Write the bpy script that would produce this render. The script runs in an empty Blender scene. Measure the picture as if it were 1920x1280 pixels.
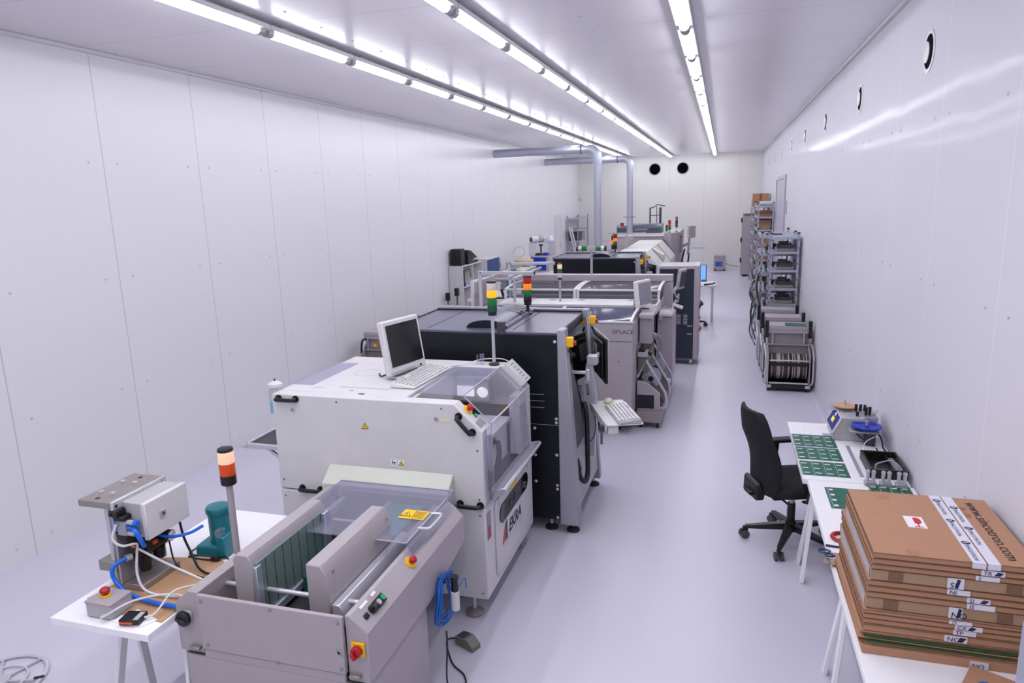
import bpy, bmesh, math, random
from mathutils import Vector, Matrix
random.seed(4)
SC = bpy.context.scene
COL = SC.collection
PI = math.pi
def V(*a): return Vector(a)

# ------------------------------------------------------------ materials
MATS = {}
def lin(c):
    if isinstance(c, str):
        c = c.lstrip('#'); c = [int(c[i:i+2], 16)/255 for i in (0, 2, 4)]
        return [x/12.92 if x <= .04045 else ((x+.055)/1.055)**2.4 for x in c]
    return list(c)
def mat(name, color, rough=.5, metal=0., noise=.06, scale=9., emit=None, estr=0., spec=.5, bump=0., coat=0.):
    m = bpy.data.materials.new(name); m.use_nodes = True
    nt = m.node_tree; b = nt.nodes['Principled BSDF']
    c = lin(color)
    tc = nt.nodes.new('ShaderNodeTexCoord'); nz = nt.nodes.new('ShaderNodeTexNoise')
    nz.inputs['Scale'].default_value = scale; nz.inputs['Detail'].default_value = 4
    nt.links.new(tc.outputs['Object'], nz.inputs['Vector'])
    mx = nt.nodes.new('ShaderNodeMix'); mx.data_type = 'RGBA'
    mx.inputs[6].default_value = [x*(1-noise) for x in c]+[1]
    mx.inputs[7].default_value = [min(1, x*(1+noise)) for x in c]+[1]
    nt.links.new(nz.outputs['Fac'], mx.inputs[0]); nt.links.new(mx.outputs[2], b.inputs['Base Color'])
    b.inputs['Roughness'].default_value = rough; b.inputs['Metallic'].default_value = metal
    b.inputs['Specular IOR Level'].default_value = spec
    if coat: b.inputs['Coat Weight'].default_value = coat
    if emit:
        b.inputs['Emission Color'].default_value = lin(emit)+[1]; b.inputs['Emission Strength'].default_value = estr
    if bump:
        bp = nt.nodes.new('ShaderNodeBump'); bp.inputs['Strength'].default_value = bump; bp.inputs['Distance'].default_value = .01
        nt.links.new(nz.outputs['Fac'], bp.inputs['Height']); nt.links.new(bp.outputs['Normal'], b.inputs['Normal'])
    MATS[name] = m
    return m
def panel_mat(name, color, axis, off, pitch, rough, line=.005, wob=.0, dark=.62, spec=.5):
    """painted sandwich panels with thin joints every pitch metres"""
    m = mat(name, color, rough, 0, .015, .6, spec=spec)
    nt = m.node_tree; b = nt.nodes['Principled BSDF']; L = nt.links
    tc = [n for n in nt.nodes if n.type == 'TEX_COORD'][0]
    sep = nt.nodes.new('ShaderNodeSeparateXYZ'); L.new(tc.outputs['Object'], sep.inputs[0])
    def M(op, a, bv):
        n = nt.nodes.new('ShaderNodeMath'); n.operation = op
        if isinstance(a, (int, float)): n.inputs[0].default_value = a
        else: L.new(a, n.inputs[0])
        n.inputs[1].default_value = bv
        return n.outputs[0]
    s = M('SUBTRACT', sep.outputs[axis], off); s = M('DIVIDE', s, pitch); s = M('FRACT', s, 0); s = M('SUBTRACT', s, .5)
    s = M('ABSOLUTE', s, 0); s = M('GREATER_THAN', s, .5-line/pitch)
    src = b.inputs['Base Color'].links[0].from_socket
    mx = nt.nodes.new('ShaderNodeMix'); mx.data_type = 'RGBA'
    L.new(s, mx.inputs[0]); L.new(src, mx.inputs[6]); mx.inputs[7].default_value = [x*dark for x in lin(color)]+[1]
    L.new(mx.outputs[2], b.inputs['Base Color'])
    if wob:
        nz = nt.nodes.new('ShaderNodeTexNoise'); nz.inputs['Scale'].default_value = 1.6; nz.inputs['Detail'].default_value = 2
        L.new(tc.outputs['Object'], nz.inputs['Vector'])
        bp = nt.nodes.new('ShaderNodeBump'); bp.inputs['Strength'].default_value = wob; bp.inputs['Distance'].default_value = .05
        L.new(nz.outputs['Fac'], bp.inputs['Height']); L.new(bp.outputs['Normal'], b.inputs['Normal'])
    return m
def glass(name, tint, refl=.08, haze=.0, hazecol=(.8, .8, .85), fm=.3):
    m = bpy.data.materials.new(name); m.use_nodes = True
    nt = m.node_tree; nt.nodes.clear(); L = nt.links
    out = nt.nodes.new('ShaderNodeOutputMaterial')
    tr = nt.nodes.new('ShaderNodeBsdfTransparent')
    tc = nt.nodes.new('ShaderNodeTexCoord'); nz = nt.nodes.new('ShaderNodeTexNoise'); nz.inputs['Scale'].default_value = 3
    L.new(tc.outputs['Object'], nz.inputs['Vector'])
    mc = nt.nodes.new('ShaderNodeMix'); mc.data_type = 'RGBA'; t = lin(tint)
    mc.inputs[6].default_value = [x*.97 for x in t]+[1]; mc.inputs[7].default_value = t+[1]
    L.new(nz.outputs['Fac'], mc.inputs[0]); L.new(mc.outputs[2], tr.inputs['Color'])
    gl = nt.nodes.new('ShaderNodeBsdfGlossy'); gl.inputs['Roughness'].default_value = .12
    lw = nt.nodes.new('ShaderNodeLayerWeight'); lw.inputs['Blend'].default_value = .25
    ad = nt.nodes.new('ShaderNodeMath'); ad.operation = 'MULTIPLY_ADD'; ad.inputs[1].default_value = fm; ad.inputs[2].default_value = refl
    ad.use_clamp = True
    L.new(lw.outputs['Fresnel'], ad.inputs[0])
    mx = nt.nodes.new('ShaderNodeMixShader'); L.new(ad.outputs[0], mx.inputs[0])
    base = tr.outputs[0]
    if haze:
        df = nt.nodes.new('ShaderNodeBsdfDiffuse'); df.inputs['Color'].default_value = list(hazecol)+[1]
        m2 = nt.nodes.new('ShaderNodeMixShader'); m2.inputs[0].default_value = haze
        L.new(tr.outputs[0], m2.inputs[1]); L.new(df.outputs[0], m2.inputs[2]); base = m2.outputs[0]
    L.new(base, mx.inputs[1]); L.new(gl.outputs[0], mx.inputs[2]); L.new(mx.outputs[0], out.inputs[0])
    MATS[name] = m
    return m
WHITE = mat('white_paint', '#cfcdcf', .42)
TABLEW = mat('white_table_top', '#efeef2', .4, noise=.02)
BEIGEL = mat('warm_grey_loader_paint', '#a59da1', .42, noise=.04)
CREAM = mat('cream_paint', '#dcdcd6', .4, noise=.03)
HOODW = mat('pale_cream_paint', '#c9cbbf', .35, noise=.03)
BEIGE = mat('warm_grey_paint', '#aca3a8', .42, noise=.04)
BEIGE2 = mat('dull_grey_paint', '#978f91', .5, noise=.06)
GREY = mat('mid_grey', '#8d8b93', .5)
LGREY = mat('light_grey_plastic', '#adabae', .5)
DARK = mat('charcoal_blue_paint', '#10161d', .36, noise=.1, spec=.32)
DARKSHEEN = mat('charcoal_painted_sheen', '#565569', .28, noise=.05)  # same charcoal paint, its colour lightened to carry the room's reflection
DGREY = mat('dark_grey', '#3b3b42', .5)
BLACK = mat('black_plastic', '#0e0e11', .4)
FABRIC = mat('black_fabric', '#15151a', .85, noise=.25, scale=60, bump=.3)
GLOSSB = mat('gloss_black', '#07080b', .06, spec=.6)
ALU = mat('aluminium', '#c6c6cd', .34, .5, noise=.05, scale=20)
ALUB = mat('brushed_aluminium', '#a9a9b2', .4, .5, noise=.06, scale=30)
STEEL = mat('ground_steel', '#98918d', .4, .5, noise=.15, scale=25)
ZINC = mat('galvanised_steel', '#b4b8c6', .42, .6, noise=.14, scale=22)
RED = mat('red_plastic', '#a8141c', .35)
REDG = mat('red_lamp', '#b00d14', .25)
ORANGE = mat('orange_plastic', '#d9571a', .4)
YELLOW = mat('yellow_plastic', '#f0b90c', .4)
YLAB = mat('yellow_label', '#f6c510', .5)
AMBER = mat('amber_lamp', '#ee8a0a', .25, emit='#ff8a00', estr=.35)
AMBERDK = mat('dark_amber_lamp', '#b8400c', .2, emit='#ff5a00', estr=.12)
AMBERLIT = mat('lit_amber_lamp', '#f08a18', .25, emit='#ff8a14', estr=1.5)
REDLIT = mat('lit_red_lamp', '#ff4020', .25, emit='#ff3210', estr=4)
CLEARLIT = mat('lit_clear_lamp', '#d9bda6', .25, emit='#ffb98c', estr=.55)
CLEARL = mat('clear_lamp', '#d6c9c4', .15)
GREENL = mat('green_lamp', '#0a6a36', .25, emit='#0a8a40', estr=.06)
GREENDK = mat('dark_green_lamp', '#0b4a30', .25)
GREENB = mat('green_button', '#12a06a', .35)
TEAL = mat('teal_enamel', '#0f7280', .35)
BLUE = mat('blue_hose', '#1466d8', .35)
BLUEC = mat('blue_cable', '#1560b4', .45)
BLUEP = mat('royal_blue_panel', '#0d2fae', .4)
BLUED = mat('navy_blue_panel', '#123f7d', .4)
CYAN = mat('cyan_fluid', '#6cc9d6', .2)
PCB = mat('green_circuit_board', '#16604c', .42, noise=.16, scale=120)
PCBD = mat('dark_circuit_lines', '#0f5140', .45)
WPAD = mat('white_silkscreen', '#e8ece8', .5)
CARD = mat('brown_cardboard', '#b08468', .8, noise=.07, scale=14)
CARDD = mat('dark_cardboard', '#7f5d44', .85, noise=.12, scale=40)  # darker brown board for flutes, seams and some sheets
CARDL = mat('pale_cardboard', '#a98b70', .8, noise=.06)
CARDT = mat('dark_tape', '#7b5b43', .5)
KRAFT = mat('kraft_sheet', '#b58e6c', .75)
TAPE = mat('white_printed_tape', '#dcdae6', .35)
NAVYI = mat('navy_ink', '#16204c', .5)
BLACKI = mat('black_ink', '#1b1a1c', .6)
REDI = mat('red_ink', '#cf2023', .5)
GREENE = mat('green_edge', '#2f5c38', .7)
PAPER = mat('paper', '#ecebf0', .7)
SCREEN = mat('dark_screen', '#161618', .18)
SCREENB = mat('blue_lit_screen', '#7fb2f0', .2, emit='#6fa8f2', estr=.75)
WOOD = mat('tan_reel', '#c49a72', .6)
RUBBER = mat('rubber', '#1c1c1f', .7)
OLIVE = mat('olive_grey', '#77756d', .55)
PURPLE = mat('purple_plug', '#6a4fc0', .5)
INSIDE = mat('dark_interior', '#4a4650', .7)
CLEAR = glass('clear_acrylic', (.94, .94, .97), .012, .01, fm=.2)
CLEAR2 = glass('bluish_acrylic', (.90, .90, .96), .03, .12, (.62, .62, .78))
SMOKE = glass('smoked_acrylic', (.45, .47, .60), .05, .45, (.10, .105, .19), fm=.35)
SMOKE2 = glass('pale_smoked_acrylic', (.80, .79, .83), .03, .12, (.38, .37, .41), fm=.12)
LENS = mat('light_diffuser', '#ffffff', .4, emit=(.93, .93, 1.0), estr=27.)

# ------------------------------------------------------------ mesh building
ORG = {}
class MB:
    def __init__(s): s.v = []; s.f = []; s.m = []
    def add(s, vs, fs, m=0):
        o = len(s.v); s.v += [tuple(x) for x in vs]
        for f in fs: s.f.append([o+i for i in f]); s.m.append(m)
        return s
    def box(s, x0, y0, z0, x1, y1, z1, m=0):
        x0, x1 = sorted((x0, x1)); y0, y1 = sorted((y0, y1)); z0, z1 = sorted((z0, z1))
        return s.add([(x0,y0,z0),(x1,y0,z0),(x1,y1,z0),(x0,y1,z0),(x0,y0,z1),(x1,y0,z1),(x1,y1,z1),(x0,y1,z1)],
              [(0,3,2,1),(4,5,6,7),(0,1,5,4),(1,2,6,5),(2,3,7,6),(3,0,4,7)], m)
    def obox(s, c, size, rot=None, m=0):
        """box centred at c with a rotation matrix (3x3) or z angle"""
        hx, hy, hz = [a/2 for a in size]
        R = rot if isinstance(rot, Matrix) else Matrix.Rotation(rot or 0, 3, 'Z')
        pts = [Vector(c)+R@V(a*hx, b*hy, d*hz) for d in (-1, 1) for a, b in ((-1,-1),(1,-1),(1,1),(-1,1))]
        return s.add(pts, [(0,3,2,1),(4,5,6,7),(0,1,5,4),(1,2,6,5),(2,3,7,6),(3,0,4,7)], m)
    def bar(s, p0, p1, w, h, m=0, up=(0,0,1)):
        p0, p1 = Vector(p0), Vector(p1); d = (p1-p0); l = d.length; d.normalize()
        x = d.cross(Vector(up))
        if x.length < 1e-4: x = d.cross(V(1,0,0))
        x.normalize(); y = x.cross(d)
        R = Matrix((x, d, y)).transposed()
        return s.obox((p0+p1)/2, (w, l, h), R, m)
    def cyl(s, p0, p1, r, r1=None, n=16, m=0, caps=True):
        r1 = r if r1 is None else r1
        p0, p1 = Vector(p0), Vector(p1); d = (p1-p0).normalized()
        a = d.orthogonal().normalized(); b = d.cross(a)
        ring = [(math.cos(2*PI*i/n), math.sin(2*PI*i/n)) for i in range(n)]
        vs = [p0+a*(c*r)+b*(q*r) for c, q in ring]+[p1+a*(c*r1)+b*(q*r1) for c, q in ring]
        fs = [(i, (i+1) % n, n+(i+1) % n, n+i) for i in range(n)]
        if caps: fs += [tuple(range(n-1, -1, -1)), tuple(range(n, 2*n))]
        return s.add(vs, fs, m)
    def prism(s, poly, axis, a, b, m=0):
        """polygon of 2D points extruded along an axis: x:(y,z) y:(x,z) z:(x,y)"""
        def P(p, t):
            return {'x': (t, p[0], p[1]), 'y': (p[0], t, p[1]), 'z': (p[0], p[1], t)}[axis]
        n = len(poly); vs = [P(p, a) for p in poly]+[P(p, b) for p in poly]
        fs = [tuple(range(n-1, -1, -1)), tuple(range(n, 2*n))]+[(i, (i+1) % n, n+(i+1) % n, n+i) for i in range(n)]
        return s.add(vs, fs, m)
    def lathe(s, c, prof, n=20, m=0, axis='z'):
        """profile of (radius, height) turned round an axis through c"""
        c = Vector(c); vs = []; fs = []
        for r, h in prof:
            for i in range(n):
                a, b = r*math.cos(2*PI*i/n), r*math.sin(2*PI*i/n)
                vs.append(c+{'z': V(a, b, h), 'x': V(h, a, b), 'y': V(b, h, a)}[axis])
        for j in range(len(prof)-1):
            for i in range(n): fs.append((j*n+i, j*n+(i+1) % n, (j+1)*n+(i+1) % n, (j+1)*n+i))
        fs.append(tuple(range(n-1, -1, -1))); fs.append(tuple((len(prof)-1)*n+i for i in range(n)))
        return s.add(vs, fs, m)
    def tube(s, pts, r, n=8, m=0, smooth=6, closed=False):
        P = [Vector(p) for p in pts]
        if smooth and len(P) > 2:
            Q = []; N = len(P); last = N if closed else N-1
            for i in range(last):
                p0 = P[(i-1) % N] if (closed or i > 0) else P[0]*2-P[1]
                p1, p2 = P[i], P[(i+1) % N]
                p3 = P[(i+2) % N] if (closed or i+2 < N) else P[-1]*2-P[-2]
                for k in range(smooth):
                    t = k/smooth
                    Q.append(.5*((2*p1)+(p2-p0)*t+(2*p0-5*p1+4*p2-p3)*t*t+(3*p1-p0-3*p2+p3)*t**3))
            if not closed: Q.append(P[-1])
            P = Q
        N = len(P); vs = []; a = None
        for i, p in enumerate(P):
            d = (P[(i+1) % N]-P[i-1]) if closed else (P[min(i+1, N-1)]-P[max(i-1, 0)])
            if d.length < 1e-9: d = V(0,0,1)
            d.normalize()
            a = d.orthogonal().normalized() if a is None else (a-d*a.dot(d)).normalized()
            b = d.cross(a)
            vs += [p+a*(r*math.cos(2*PI*k/n))+b*(r*math.sin(2*PI*k/n)) for k in range(n)]
        fs = []
        for i in range(N if closed else N-1):
            j = (i+1) % N
            fs += [(i*n+k, i*n+(k+1) % n, j*n+(k+1) % n, j*n+k) for k in range(n)]
        if not closed: fs += [tuple(range(n-1, -1, -1)), tuple(range((N-1)*n, N*n))]
        return s.add(vs, fs, m)
    def poly(s, pts, m=0): return s.add(pts, [tuple(range(len(pts)))], m)
    def sheet(s, prof, x0, x1, t=.004, m=0):
        """curved sheet: (y,z) profile swept along x with thickness"""
        n = len(prof); up = []
        for i, (y, z) in enumerate(prof):
            a, b = prof[max(i-1, 0)], prof[min(i+1, n-1)]
            d = Vector((b[0]-a[0], b[1]-a[1])).normalized(); up.append((y-d.y*t, z+d.x*t))
        return s.prism(list(prof)+up[::-1], 'x', x0, x1, m)
    def build(s, name, mats, parent=None, bev=.003, seg=1, ang=38):
        if not isinstance(mats, (list, tuple)): mats = [mats]
        o = Vector(ORG.get(parent.name, (0,0,0))) if parent else V(0,0,0)
        me = bpy.data.meshes.new(name)
        me.from_pydata([(x-o.x, y-o.y, z-o.z) for x, y, z in s.v], [], s.f)
        for mm in mats: me.materials.append(mm)
        for p, i in zip(me.polygons, s.m): p.material_index = i; p.use_smooth = True
        me.update()
        try: me.set_sharp_from_angle(angle=math.radians(ang))
        except Exception: pass
        ob = bpy.data.objects.new(name, me); COL.objects.link(ob)
        if parent: ob.parent = parent
        ORG[ob.name] = tuple(o)
        if bev:
            b = ob.modifiers.new('bevel', 'BEVEL'); b.width = bev; b.segments = seg; b.limit_method = 'ANGLE'
            b.angle_limit = math.radians(50); b.harden_normals = False
        return ob
def thing(name, label, cat, loc=(0,0,0), group=None):
    o = bpy.data.objects.new(name, None); COL.objects.link(o); o.location = loc; o.empty_display_size = .1
    o['label'] = label; o['category'] = cat
    if group: o['group'] = group
    ORG[o.name] = tuple(loc)
    return o
def tag(o, label, cat, group=None):
    o['label'] = label; o['category'] = cat
    if group: o['group'] = group
    return o
def struct(o): o['kind'] = 'structure'; return o
def dup(root, loc, rz=None, label=None):
    r = root.copy(); COL.objects.link(r); r.location = loc
    if rz is not None: r.rotation_euler = (0, 0, rz)
    if label: r['label'] = label
    for ch in list(root.children):
        c = ch.copy(); COL.objects.link(c); c.parent = r
        for g in list(ch.children):
            d = g.copy(); COL.objects.link(d); d.parent = c
    return r
TXT = {}
def text(s, size, org, xd, yd, m, name, parent=None, lift=.0015, ital=0., bold=0.):
    """flat lettering laid on a surface"""
    key = (s, bold)
    if key not in TXT:
        cu = bpy.data.curves.new('lettering', 'FONT'); cu.body = s; cu.resolution_u = 2; cu.offset = bold
        ob = bpy.data.objects.new('lettering_source', cu); COL.objects.link(ob)
        bpy.context.view_layer.update()
        me = bpy.data.meshes.new_from_object(ob.evaluated_get(bpy.context.evaluated_depsgraph_get()))
        TXT[key] = ([tuple(v.co) for v in me.vertices], [tuple(p.vertices) for p in me.polygons])
        bpy.data.objects.remove(ob); bpy.data.curves.remove(cu); bpy.data.meshes.remove(me)
    vs, fs = TXT[key]; xd, yd, org = Vector(xd).normalized(), Vector(yd).normalized(), Vector(org); n = xd.cross(yd)
    b = MB(); b.add([org+xd*((x+ital*y)*size)+yd*(y*size)+n*lift for x, y, z in vs], fs)
    return b.build(name, m, parent, bev=0)
def arc(cx, cy, r, a0, a1, n): return [(cx+r*math.cos(a0+(a1-a0)*i/n), cy+r*math.sin(a0+(a1-a0)*i/n)) for i in range(n+1)]
ORDW = 'first second third fourth fifth sixth seventh eighth ninth tenth eleventh twelfth thirteenth fourteenth fifteenth sixteenth seventeenth eighteenth nineteenth twentieth'.split()

# ------------------------------------------------------------ room shell
XL, XR, YB, YF, ZC = -4.83, 1.16, 24.48, -2.0, 3.745
WALLL = panel_mat('wall_panels_left', '#dcdbde', 1, 3.56, 1.1, .34, dark=.72)
WALLR = panel_mat('wall_panels_right', '#d2d0d8', 1, 3.5, 1.11, .2, wob=.14, dark=1.1, spec=.0)
def sheen(m, lo, hi, power, rough):
    # lacquered sheet: a weak soft mirror that grows at grazing angles
    nt = m.node_tree; L = nt.links; b = nt.nodes['Principled BSDF']; out = [n for n in nt.nodes if n.type == 'OUTPUT_MATERIAL'][0]
    gl = nt.nodes.new('ShaderNodeBsdfGlossy'); gl.inputs['Roughness'].default_value = rough
    if b.inputs['Normal'].links: L.new(b.inputs['Normal'].links[0].from_socket, gl.inputs['Normal'])
    lw = nt.nodes.new('ShaderNodeLayerWeight'); pw = nt.nodes.new('ShaderNodeMath'); pw.operation = 'POWER'; pw.inputs[1].default_value = power
    L.new(lw.outputs['Facing'], pw.inputs[0])
    ma = nt.nodes.new('ShaderNodeMath'); ma.operation = 'MULTIPLY_ADD'; ma.inputs[1].default_value = hi; ma.inputs[2].default_value = lo
    L.new(pw.outputs[0], ma.inputs[0])
    mx = nt.nodes.new('ShaderNodeMixShader'); L.new(ma.outputs[0], mx.inputs[0]); L.new(b.outputs[0], mx.inputs[1]); L.new(gl.outputs[0], mx.inputs[2]); L.new(mx.outputs[0], out.inputs[0])
sheen(WALLR, .012, .55, 13, .10)
WALLB = panel_mat('wall_panels_back', '#e4e3df', 0, -.63, 1.12, .4, dark=.8)
CEIL = panel_mat('ceiling_panels', '#e0dce2', 1, 4.55, 1.07, .22, wob=.03, dark=.8, spec=.2)
FLOOR = mat('resin_floor', '#cac7d6', .34, 0, .035, 1.3, coat=.0)
BOLT = mat('bolt_heads', '#c4c4cb', .45, .2)
def wallmesh(side):
    b = MB()
    if side == 'left': b.box(XL-.1, YF, -.1, XL, YB, ZC+.1)
    if side == 'right': b.box(XR, YF, -.1, XR+.1, YB, ZC+.1)
    x, s, y0, p = (XL, 1, 3.56, 1.1) if side == 'left' else (XR, -1, 3.5, 1.11)
    for k in range(-1, 19):
        for z in (2.88, 1.95, 1.02, .12):
            for d in (-.14, .14):
                y = y0+k*p+d
                if YF < y < YB-.2: b.lathe((x, y, z), [(.011, 0), (.011, s*.002), (.004, s*.006)], 8, 1, 'x')
    return b
struct(wallmesh('left').build('wall_left', [WALLL, BOLT], bev=0))
struct(wallmesh('right').build('wall_right', [WALLR, BOLT], bev=0))
struct(MB().box(XL-.1, YB, -.1, XR+.1, YB+.1, ZC+.1).build('wall_back', WALLB, bev=0))
struct(MB().box(XL-.1, YF-.1, -.1, XR+.1, YF, ZC+.1).build('wall_front', WALLB, bev=0))
struct(MB().box(XL-.1, YF-.1, -.1, XR+.1, YB+.1, 0).build('floor', FLOOR, bev=0))
b = MB().box(XL-.1, YF-.1, ZC, XR+.1, YB+.1, ZC+.1)
for xr in (-2.8, -1.0):
    for k in range(0, 44):
        y = 3.4+k*.46
        b.lathe((xr+random.uniform(-.02, .02), y, ZC), [(.012, 0), (.012, -.002), (.004, -.007)], 8, 1)
struct(b.build('ceiling', [CEIL, BOLT], bev=0))
struct(MB().box(XL, YF, ZC-.03, XL+.03, YB, ZC).build('trim_1', WHITE, bev=.004))
struct(MB().box(XR-.03, YF, ZC-.03, XR, YB, ZC).build('trim_2', WHITE, bev=.004))
struct(MB().prism([(XR, 0), (XR-.05, 0), (XR-.03, .008), (XR-.01, .03), (XR, .06)], 'y', YF, YB).build('baseboard_right', FLOOR, bev=0))
# wide sliding door in the right wall and small door in the left wall
d = struct(MB().box(XR-.012, 15.0, 0, XR, 17.2, 2.74).build('door_1', mat('door_lavender', '#a9a6b8', .4), bev=0))
struct(MB().box(XR-.03, 17.2, 0, XR, 17.34, 2.8).box(XR-.03, 14.86, 0, XR, 15.0, 2.8).box(XR-.03, 15.0, 2.72, XR, 17.2, 2.8).build('door_frame', LGREY, d))
MB().box(XR-.02, 14.5, 2.05, XR, 14.62, 2.3).build('door_switch', LGREY, d)
d = struct(MB().box(XL, 20.75, 0, XL+.015, 21.55, 1.93).build('door_2', WHITE, bev=.002))
struct(MB().box(XL, 20.7, 0, XL+.02, 20.75, 1.98).box(XL, 21.55, 0, XL+.02, 21.6, 1.98).box(XL, 20.75, 1.93, XL+.02, 21.55, 1.98).build('door_frame', WHITE, d))
MB().box(XL+.015, 21.4, .95, XL+.03, 21.45, 1.12).cyl((XL+.03, 21.42, 1.08), (XL+.06, 21.42, 1.08), .01).bar((XL+.06, 21.43, 1.08), (XL+.06, 21.3, 1.08), .015, .015).build('door_handle', ALU, d)
tag(MB().lathe((XL+.06, YB, 2.42), [(.09, 0), (.09, -.02), (.05, -.05), (.01, -.06)], 20, 0, 'y').build('motion_detector', WHITE), 'small white domed motion detector in the far left corner of the room', 'detector')

# ------------------------------------------------------------ ceiling lights
def luminaire(x, y0, y1, label, grp):
    t = thing('linear_ceiling_light', label, 'ceiling light', (x, y0, ZC), grp)
    h = MB().box(x-.062, y0, 3.688, x+.062, y1, 3.72).box(x-.02, y0+.2, 3.72, x+.02, y0+.26, ZC).box(x-.02, y1-.26, 3.72, x+.02, y1-.2, ZC)
    h.build('housing', WHITE, t, bev=.004)
    MB().prism([(x-.034, 3.688), (x-.03, 3.665), (x-.012, 3.65), (x+.012, 3.65), (x+.03, 3.665), (x+.034, 3.688)], 'y', y0+.075, y1-.075).build('diffuser', LENS, t, bev=0)
    for ya, yb in ((y0+.015, y0+.075), (y1-.075, y1-.015)):
        MB().prism([(x-.036, 3.688), (x-.032, 3.663), (x-.012, 3.648), (x+.012, 3.648), (x+.032, 3.663), (x+.036, 3.688)], 'y', ya, yb).build('end_cap', LGREY, t, bev=0)
    return t
first = {}
for x, rn in ((-3.08, 'left'), (-1.70, 'middle'), (-.31, 'right')):
    src = None
    s0 = 1 if rn == 'right' else 0
    for k in range(18-s0):
        y0 = 4.47+1.16*(k+s0-1)
        lab = f'{ORDW[k]} lit strip light from the near end of the {rn} ceiling row'
        if src is None: src = luminaire(x, y0, y0+1.15, lab, f'strip lights of the {rn} ceiling row')
        else: dup(src, (x, y0, ZC), None, lab)
    # the same row goes on above and behind the camera: lamps only
    la = bpy.data.lights.new('row_lamp', 'AREA'); la.shape = 'RECTANGLE'; la.size = .07; la.size_y = 4.6+1.2*s0; la.energy = 46; la.color = (.93, .93, 1)
    lo = bpy.data.objects.new('row_lamp', la); COL.objects.link(lo); lo.location = (x, .9+.6*s0, 3.65)

# ------------------------------------------------------------ vents and ducts
RINGD = mat('vent_dark', '#050607', .9, noise=.2, spec=.05)
vt = None
for k in range(8):
    y = 5.0+2.27*k
    lab = f'round white wall vent with dark slit, {ORDW[k]} from the camera on the right wall'
    if vt is None:
        vt = thing('round_air_vent', lab, 'air vent', (XR, y, 3.29), 'round vents along the right wall')
        MB().lathe((XR, y, 3.29), [(.125, 0), (.125, -.005), (.108, -.008), (.10, -.005), (.10, 0)], 28, 0, 'x').build('rim', WHITE, vt, bev=0)
        MB().lathe((XR-.001, y, 3.29), [(.102, 0), (.102, -.004)], 28, 0, 'x').build('opening', RINGD, vt, bev=0)
        MB().lathe((XR-.006, y+.036, 3.29), [(.062, 0), (.062, -.004), (.05, -.008), (.02, -.010)], 28, 0, 'x').build('damper_disc', WHITE, vt, bev=0)
    else: dup(vt, (XR, y, 3.29), None, lab)
for x, lab in ((-2.24, 'black round exhaust opening high on the far wall, nearer the ducts'), (-1.33, 'black round exhaust opening high on the far wall, nearer the right light row')):
    t = thing('exhaust_vent', lab, 'air vent', (x, YB, 3.31), 'round black openings on the far wall')
    MB().lathe((x, YB, 3.31), [(.2, 0), (.2, -.02), (.175, -.03), (.175, 0)], 32, 0, 'y').build('rim', LGREY, t, bev=0)
    g = MB().lathe((x, YB-.004, 3.31), [(.175, 0), (.175, -.003)], 32, 0, 'y')
    for i in range(7): g.box(x-.15, YB-.014, 3.31-.13+i*.043, x+.15, YB-.008, 3.31-.115+i*.043)
    g.build('grille', RINGD, t, bev=0)
def duct(y, xe, zt, zb, r, lab):
    t = thing('ventilation_duct', lab, 'duct', (xe, y, zb), 'spiral ducts from the left wall')
    mz = ZINC
    n = 26
    h = MB(); L = xe-XL-.17
    for i in range(20):   # spiral seam ribs
        xx = XL+L*(i+.5)/20
        h.cyl((xx-.004, y, zt), (xx+.004, y, zt), r+.003, n=n)
    h.cyl((XL, y, zt), (XL+L, y, zt), r, n=n); h.build('horizontal_pipe', mz, t, bev=0)
    q = MB(); pts = [(XL+L-.02, y, zt)]+[(XL+L+.17*math.sin(a), y, zt-.17+.17*math.cos(a)) for a in [PI/2*i/8 for i in range(9)]]+[(xe, y, zt-.3)]
    q.tube(pts, r+.008, n, smooth=0); q.build('elbow', ZINC, t, bev=0)
    v = MB().cyl((xe, y, zb), (xe, y, zt-.28), r-.004, n=n)
    for i in range(14):
        zz = zb+.05+(zt-.35-zb)*i/14
        v.cyl((xe, y, zz), (xe, y, zz+.008), r-.001, n=n)
    v.build('vertical_pipe', ZINC, t, bev=0)
    k = MB().cyl((xe-.35, y, zt), (xe-.33, y, zt), r+.012, n=n).cyl((xe-.34, y, zt+r), (xe-.34, y, ZC), .005, n=8)
    k.build('hanger', DGREY, t, bev=0)
    k = MB().cyl((xe, y, zb+.42), (xe, y, zb+.44), r+.02, n=n).bar((xe-.18, y-.02, zb+.43), (xe+.16, y-.02, zb+.43), .02, .02)
    k.build('pipe_clamp', GREY, t, bev=0)
    return t
duct(15.0, -2.56, 3.46, 0.0, .085, 'nearer silver spiral duct bending down beside the white oven')
duct(19.64, -2.46, 3.46, 1.47, .09, 'farther silver spiral duct dropping onto the grey far machine')
# ------------------------------------------------------------ shared small parts
def signal(parent, x, y, z0, zl, mods, r=.032, pole=ALU, pr=.012, base=True, cap=BLACK, hm=.06, name='signal_tower', stem=BLACK):
    """stacked warning lamp on a pole: mods bottom to top"""
    p = MB().cyl((x, y, z0), (x, y, zl), pr, n=14)
    if base: p.lathe((x, y, z0), [(.038, 0), (.038, .012), (.016, .02)], 18, 1)
    p.cyl((x, y, zl-.012), (x, y, zl+.012), r*.9, n=18, m=1)
    o = p.build(name, [pole, stem], parent, bev=0)
    z = zl+.012
    for mm in mods:
        MB().lathe((x, y, z), [(r*.96, 0), (r, .004), (r, hm-.004), (r*.96, hm)], 22).build('lamp_module', mm, o, bev=0)
        z += hm
    MB().lathe((x, y, z), [(r, 0), (r, .008), (r*.9, .014), (r*.3, .017)], 22).build('lamp_cap', cap, o, bev=0)
    return o
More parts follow.
